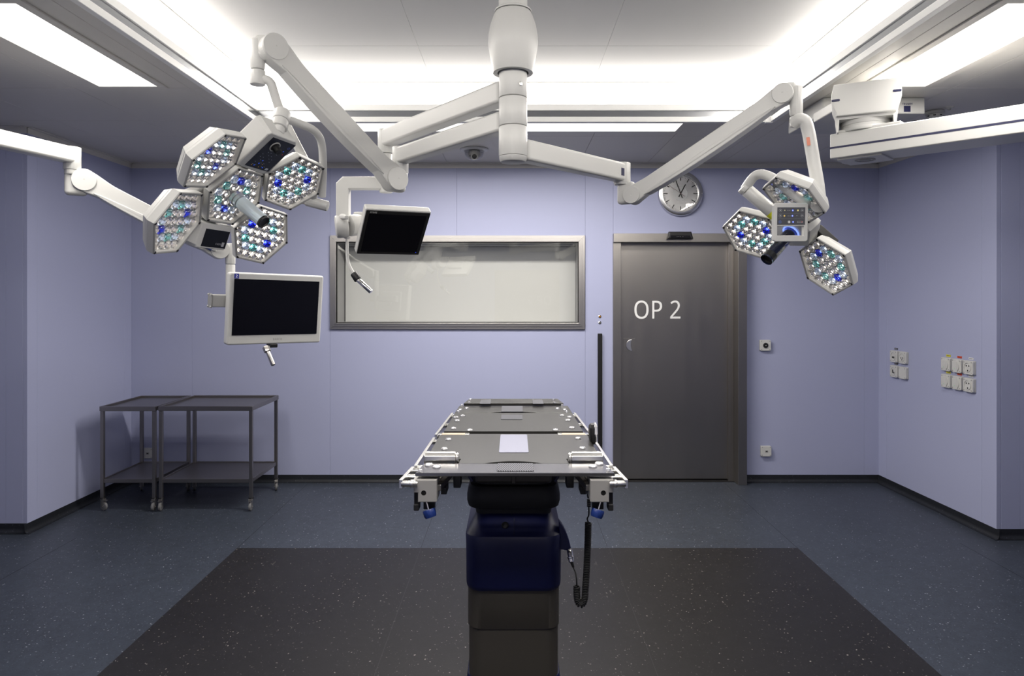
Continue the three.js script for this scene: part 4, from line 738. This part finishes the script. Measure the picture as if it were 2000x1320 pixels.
  // hinge barrels between leg plate and seat, links between seat and back
  for (const k of [-1, 1]) {
    const zc = P(0, 899).z;
    W(t, 'hinge_barrel', [roundCyl(V(k * .171, HT + .004, zc), V(k * .263, HT + .004, zc), .0215, .003, 36), roundCyl(V(k * .161, HT + .004, zc), V(k * .172, HT + .004, zc), .0190, .006, 32), cbox(.088, .03, .034, k * .217, HT - .020, zc, .004)], M.satin);
    W(t, 'seat_link', [span(Math.min(k * .158, k * .255), Math.max(k * .158, k * .255), HT - .006, HT + .001, P(0, 849).z - .03, P(0, 849).z, .001)], M.tan);
    W(t, 'link_pin', [cbox(.016, .008, .026, k * .163, HT - .002, P(0, 849).z - .014, .002), cbox(.014, .008, .024, k * .258, HT - .002, P(0, 849).z - .014, .002)], M.chrome);
    // side rails with spacers, one per section
    const rail = (x0, z0, x1, z1, y = HT - .027) => {
      const a = V(k * x0, y, z0), b = V(k * x1, y, z1), X = b.clone().sub(a), L = X.length(); X.normalize();
      const r = W(t, 'side_rail', rbox(L, .026, .0105, .002).translate(L / 2, 0, 0).applyMatrix4(basis(X, UP, cross(X, UP), a)), M.satin);
      W(t, 'rail_spacer', [.04, .5, .95].map((u) => { const p = mid(a, b, u); return [roundCyl(p, p.clone().add(V(-k * .045, 0, 0)), .0085, .001, 16), roundCyl(p.clone().add(V(-k * .024, 0, 0)), p.clone().add(V(-k * .034, 0, 0)), .0105, .001, 16)]; }), M.satin, null, r);
    };
    rail(.3075, CAMZ - 1.86, .295, CAMZ - 2.005); rail(.290, CAMZ - 2.02, .281, zB - .01); rail(.281, zC - .02, .262, zD + .09);
    // coupling block with its socket, lever, blue knob
    const bz = CAMZ - 1.868, bx = k * .242, by = HT - .048;
    const s = new THREE.Shape(); s.moveTo(-.032, .031); s.lineTo(.032, .031); s.lineTo(.032, -.027); s.absarc(.028, -.027, .004, 0, -Math.PI / 2, true); s.lineTo(-.020, -.031); s.lineTo(-.020, -.005); s.lineTo(-.032, -.005); s.closePath();
    const hole = new THREE.Path(); hole.absarc(-.004, -.005, .0095, 0, Math.PI * 2, true); s.holes.push(hole);
    const bg = slab(s, .075, .0025, 2, 20).translate(0, 0, -.075); if (k > 0) { bg.scale(-1, 1, 1); const p = bg.attributes; const ix = bg.index; for (const n of Object.keys(p)) { const a = p[n], sN = a.itemSize; for (let i = 0; i < a.count; i += 3) for (let c = 0; c < sN; c++) { const q = a.array[(i + 1) * sN + c]; a.array[(i + 1) * sN + c] = a.array[(i + 2) * sN + c]; a.array[(i + 2) * sN + c] = q; } } }
    W(t, 'coupling_block', bg.translate(bx, by, bz), M.greyMetal);
    W(t, 'socket_bore', cyl(V(bx - k * -.004, by - .005, bz - .07), V(bx + k * .004, by - .005, bz - .01), .0093, .0093, 20), M.black);
    W(t, 'release_lever', [cbox(.013, .040, .03, bx + k * .026, by - .026, bz - .03, .002), cbox(.015, .018, .034, bx + k * .0255, by - .048, bz - .025, .003)], M.rubber);
    W(t, 'knob_bracket', [cbox(.032, .035, .02, bx - k * .006, by - .045, bz - .05, .002)], M.dark);
    const n0 = V(bx + k * .000, by - .034, bz - .025), n1 = V(bx - k * .013, by - .072, bz - .015), nd = n1.clone().sub(n0);
    W(t, 'knob_stem', cyl(n0, mid(n0, n1, .7), .003, .003, 10), M.chrome);
    W(t, 'blue_knob', turned([[0, 0], [.0165, 0], [.018, .003], [.0175, .016], [.0150, .022], [0, .023]], mid(n0, n1, .58), nd, 28), M.blueKnob, 'blue clamping knob');
    W(t, 'bracing_bar', [cbox(.014, .018, .16, 0, 0, 0, .002).rotateY(k * .22).rotateX(.12).translate(bx - k * .052, by + .012, bz - .10), cbox(.008, .010, .16, 0, 0, 0, .002).rotateY(k * .22).rotateX(.12).translate(bx - k * .040, by + .016, bz - .10), cyl(V(bx - k * .03, by + .01, bz - .05), V(bx - k * .046, by + .01, bz - .05), .006, .006, 12)], M.steel);
    W(t, 'lock_case', [cbox(.022, .055, .05, bx - k * .075, by - .005, bz - .17, .003), ], M.dark); W(t, 'guide_block', cbox(.016, .02, .06, bx - k * .046, by - .014, bz - .08, .002), M.dark);
    W(t, 'side_flap', [cbox(.008, .046, .10, 0, 0, 0, .002).rotateZ(-k * .55).translate(bx - k * .108, by + .004, bz - .20)], M.navy);
  }
  // hand grip lever on the door side
  { const p = at(1157, 846, 2.30); W(t, 'grip_lever', [loftRects([[-.034, .006, .016, .005], [-.026, .009, .028, .008], [.0, .0115, .034, .010], [.022, .0105, .030, .009], [.031, .006, .018, .006]]).translate(p.x, p.y, p.z)], M.black, 'black oval grip lever'); W(t, 'grip_shell', [loftRects([[-.030, .004, .018, .003], [.0, .006, .036, .005], [.024, .0055, .030, .005], [.033, .002, .014, .002]]).translate(p.x + .009, p.y + .003, p.z)], M.pearl, 'pale shell of the grip lever'); W(t, 'lever_arm', cyl(p, V(.262, HT - .03, p.z), .007, .007, 12), M.satin); }
  // pedestal
  const zc = CAMZ - 2.255;
  W(t, 'table_head', [span(-.118, .118, 1.080, HT - .02, zc - .13, zc + .140, .008), span(-.006, .006, 1.082, 1.13, zc + .139, zc + .150, .002)], M.column);
  W(t, 'bellows', loftRects([[.972, .105, .11, .03], [.975, .118, .125, .035], [.995, .122, .128, .04], [.998, .134, .138, .045], [1.004, .142, .150, .05], [1.020, .146, .156, .05], [1.040, .146, .156, .05], [1.062, .142, .152, .05], [1.071, .136, .146, .045], [1.074, .120, .132, .04], [1.084, .118, .130, .04]].map((r) => [...r, zc])), M.rubber, 'black rubber bellows');
  const shroud = W(t, 'blue_shroud', loftRects([[.768, .1405, .192, .045], [.772, .1435, .195, .048], [.782, .1455, .1985, .05], [.90, .1465, .201, .052], [.926, .1475, .2015, .052], [.934, .1468, .198, .052], [.945, .141, .180, .052], [.962, .130, .153, .05], [.980, .118, .128, .045], [.984, .112, .12, .04]].map((r) => [...r, zc])), M.blue, 'dark blue plastic shroud');
  W(t, 'shroud_seam', [cbox(.0008, .06, .002, .002, 0, 0, 0).rotateX(-.78).translate(0, .956, zc + .1755)], M.black);
  W(t, 'shroud_plug', turned([[0, 0], [.0115, 0], [.0105, .004], [.006, .007], [0, .008]], V(-.026, .957, zc + .163), V(0, .7, .72), 20), M.black);
  W(t, 'column_sleeve', [loftRects([[.648, .138, .186, .045], [.652, .1405, .188, .045], [.785, .1405, .188, .045]].map((r) => [...r, zc])), loftRects([[.16, .1375, .185, .045], [.647, .1375, .185, .045]].map((r) => [...r, zc]))], M.column);
  W(t, 'base', loftRects([[0, .29, .45, .06], [.01, .30, .46, .07], [.09, .30, .46, .07], [.13, .27, .43, .07], [.18, .165, .22, .06], [.485, .144, .188, .05], [.497, .141, .185, .05]].map((r) => [...r, zc])), M.blue);
  const ang = slab((() => { const s = new THREE.Shape(); s.moveTo(0, 0); s.quadraticCurveTo(.026, -.03, .038, -.092); s.lineTo(.0, -.086); s.closePath(); return s; })(), .03, .003).translate(.140, .970, CAMZ - 2.12);
  W(t, 'cable_outlet', ang, M.blue);
}
// coiled cable between table and shroud
{
  const t = scene.children.find((o) => o.name === 'operating_table');
  const d = 2.02, c0 = [at(1149, 1020, d), at(1148, 1060, d), at(1146, 1110, d), at(1143.5, 1148, d), at(1142.5, 1166, d), at(1139, 1177, d), at(1134.5, 1180.5, d), at(1130, 1177, d), at(1127, 1166, d), at(1126.5, 1144, d)];
  const core = new THREE.CatmullRomCurve3(c0), N = 62, r = .0082;
  class Coil extends THREE.Curve { getPoint(u) { const p = core.getPointAt(u), tg = core.getTangentAt(u), n = V(0, 0, 1), b = tg.clone().cross(n).normalize(), a = u * N * 2 * Math.PI; return p.addScaledVector(n, r * Math.cos(a)).addScaledVector(b, r * Math.sin(a)); } }
  const cc = W(t, 'coiled_cable', new THREE.TubeGeometry(new Coil(), N * 14, .0024, 6, false), M.rubber, 'black coiled cable');
  W(t, 'straight_lead', [pipe([at(1150, 988, 2.0), at(1150, 1005, 2.01), at(1147, 1013, 2.02), at(1149, 1020, d)], .0022, 30, 8), pipe([at(1126.5, 1144, d), at(1126, 1130, d), at(1124, 1118, 2.03), at(1120, 1108, 2.05)], .0022, 30, 8)], M.rubber, null, cc);
  W(t, 'strain_relief', [cyl(at(1151, 972, 2.0), at(1150.5, 962, 2.0), .006, .0075, 16), cyl(at(1150.5, 963, 2.0), at(1151.5, 944, 1.99), .0085, .0085, 16), ...[0, 1, 2, 3].map((i) => cyl(at(1150.3, 975 + i * 4, 2.0), at(1150.3, 977.2 + i * 4, 2.0), .0062, .006, 14)), cyl(at(1120, 1108, 2.05), at(1116, 1096, 2.06), .0035, .0055, 14)], M.rubber, null, cc);
  W(t, 'plug', [roundCyl(at(1116.5, 1098, 2.06), at(1112, 1072, 2.08), .0085, .002, 20), roundCyl(at(1115, 1090, 2.065), at(1114, 1086, 2.066), .0095, .001, 20)], M.chrome, null, cc);
}
scene.traverse((o) => { if (o.isLight) o.castShadow = !o.isRectAreaLight; });
renderer.render(scene, camera);
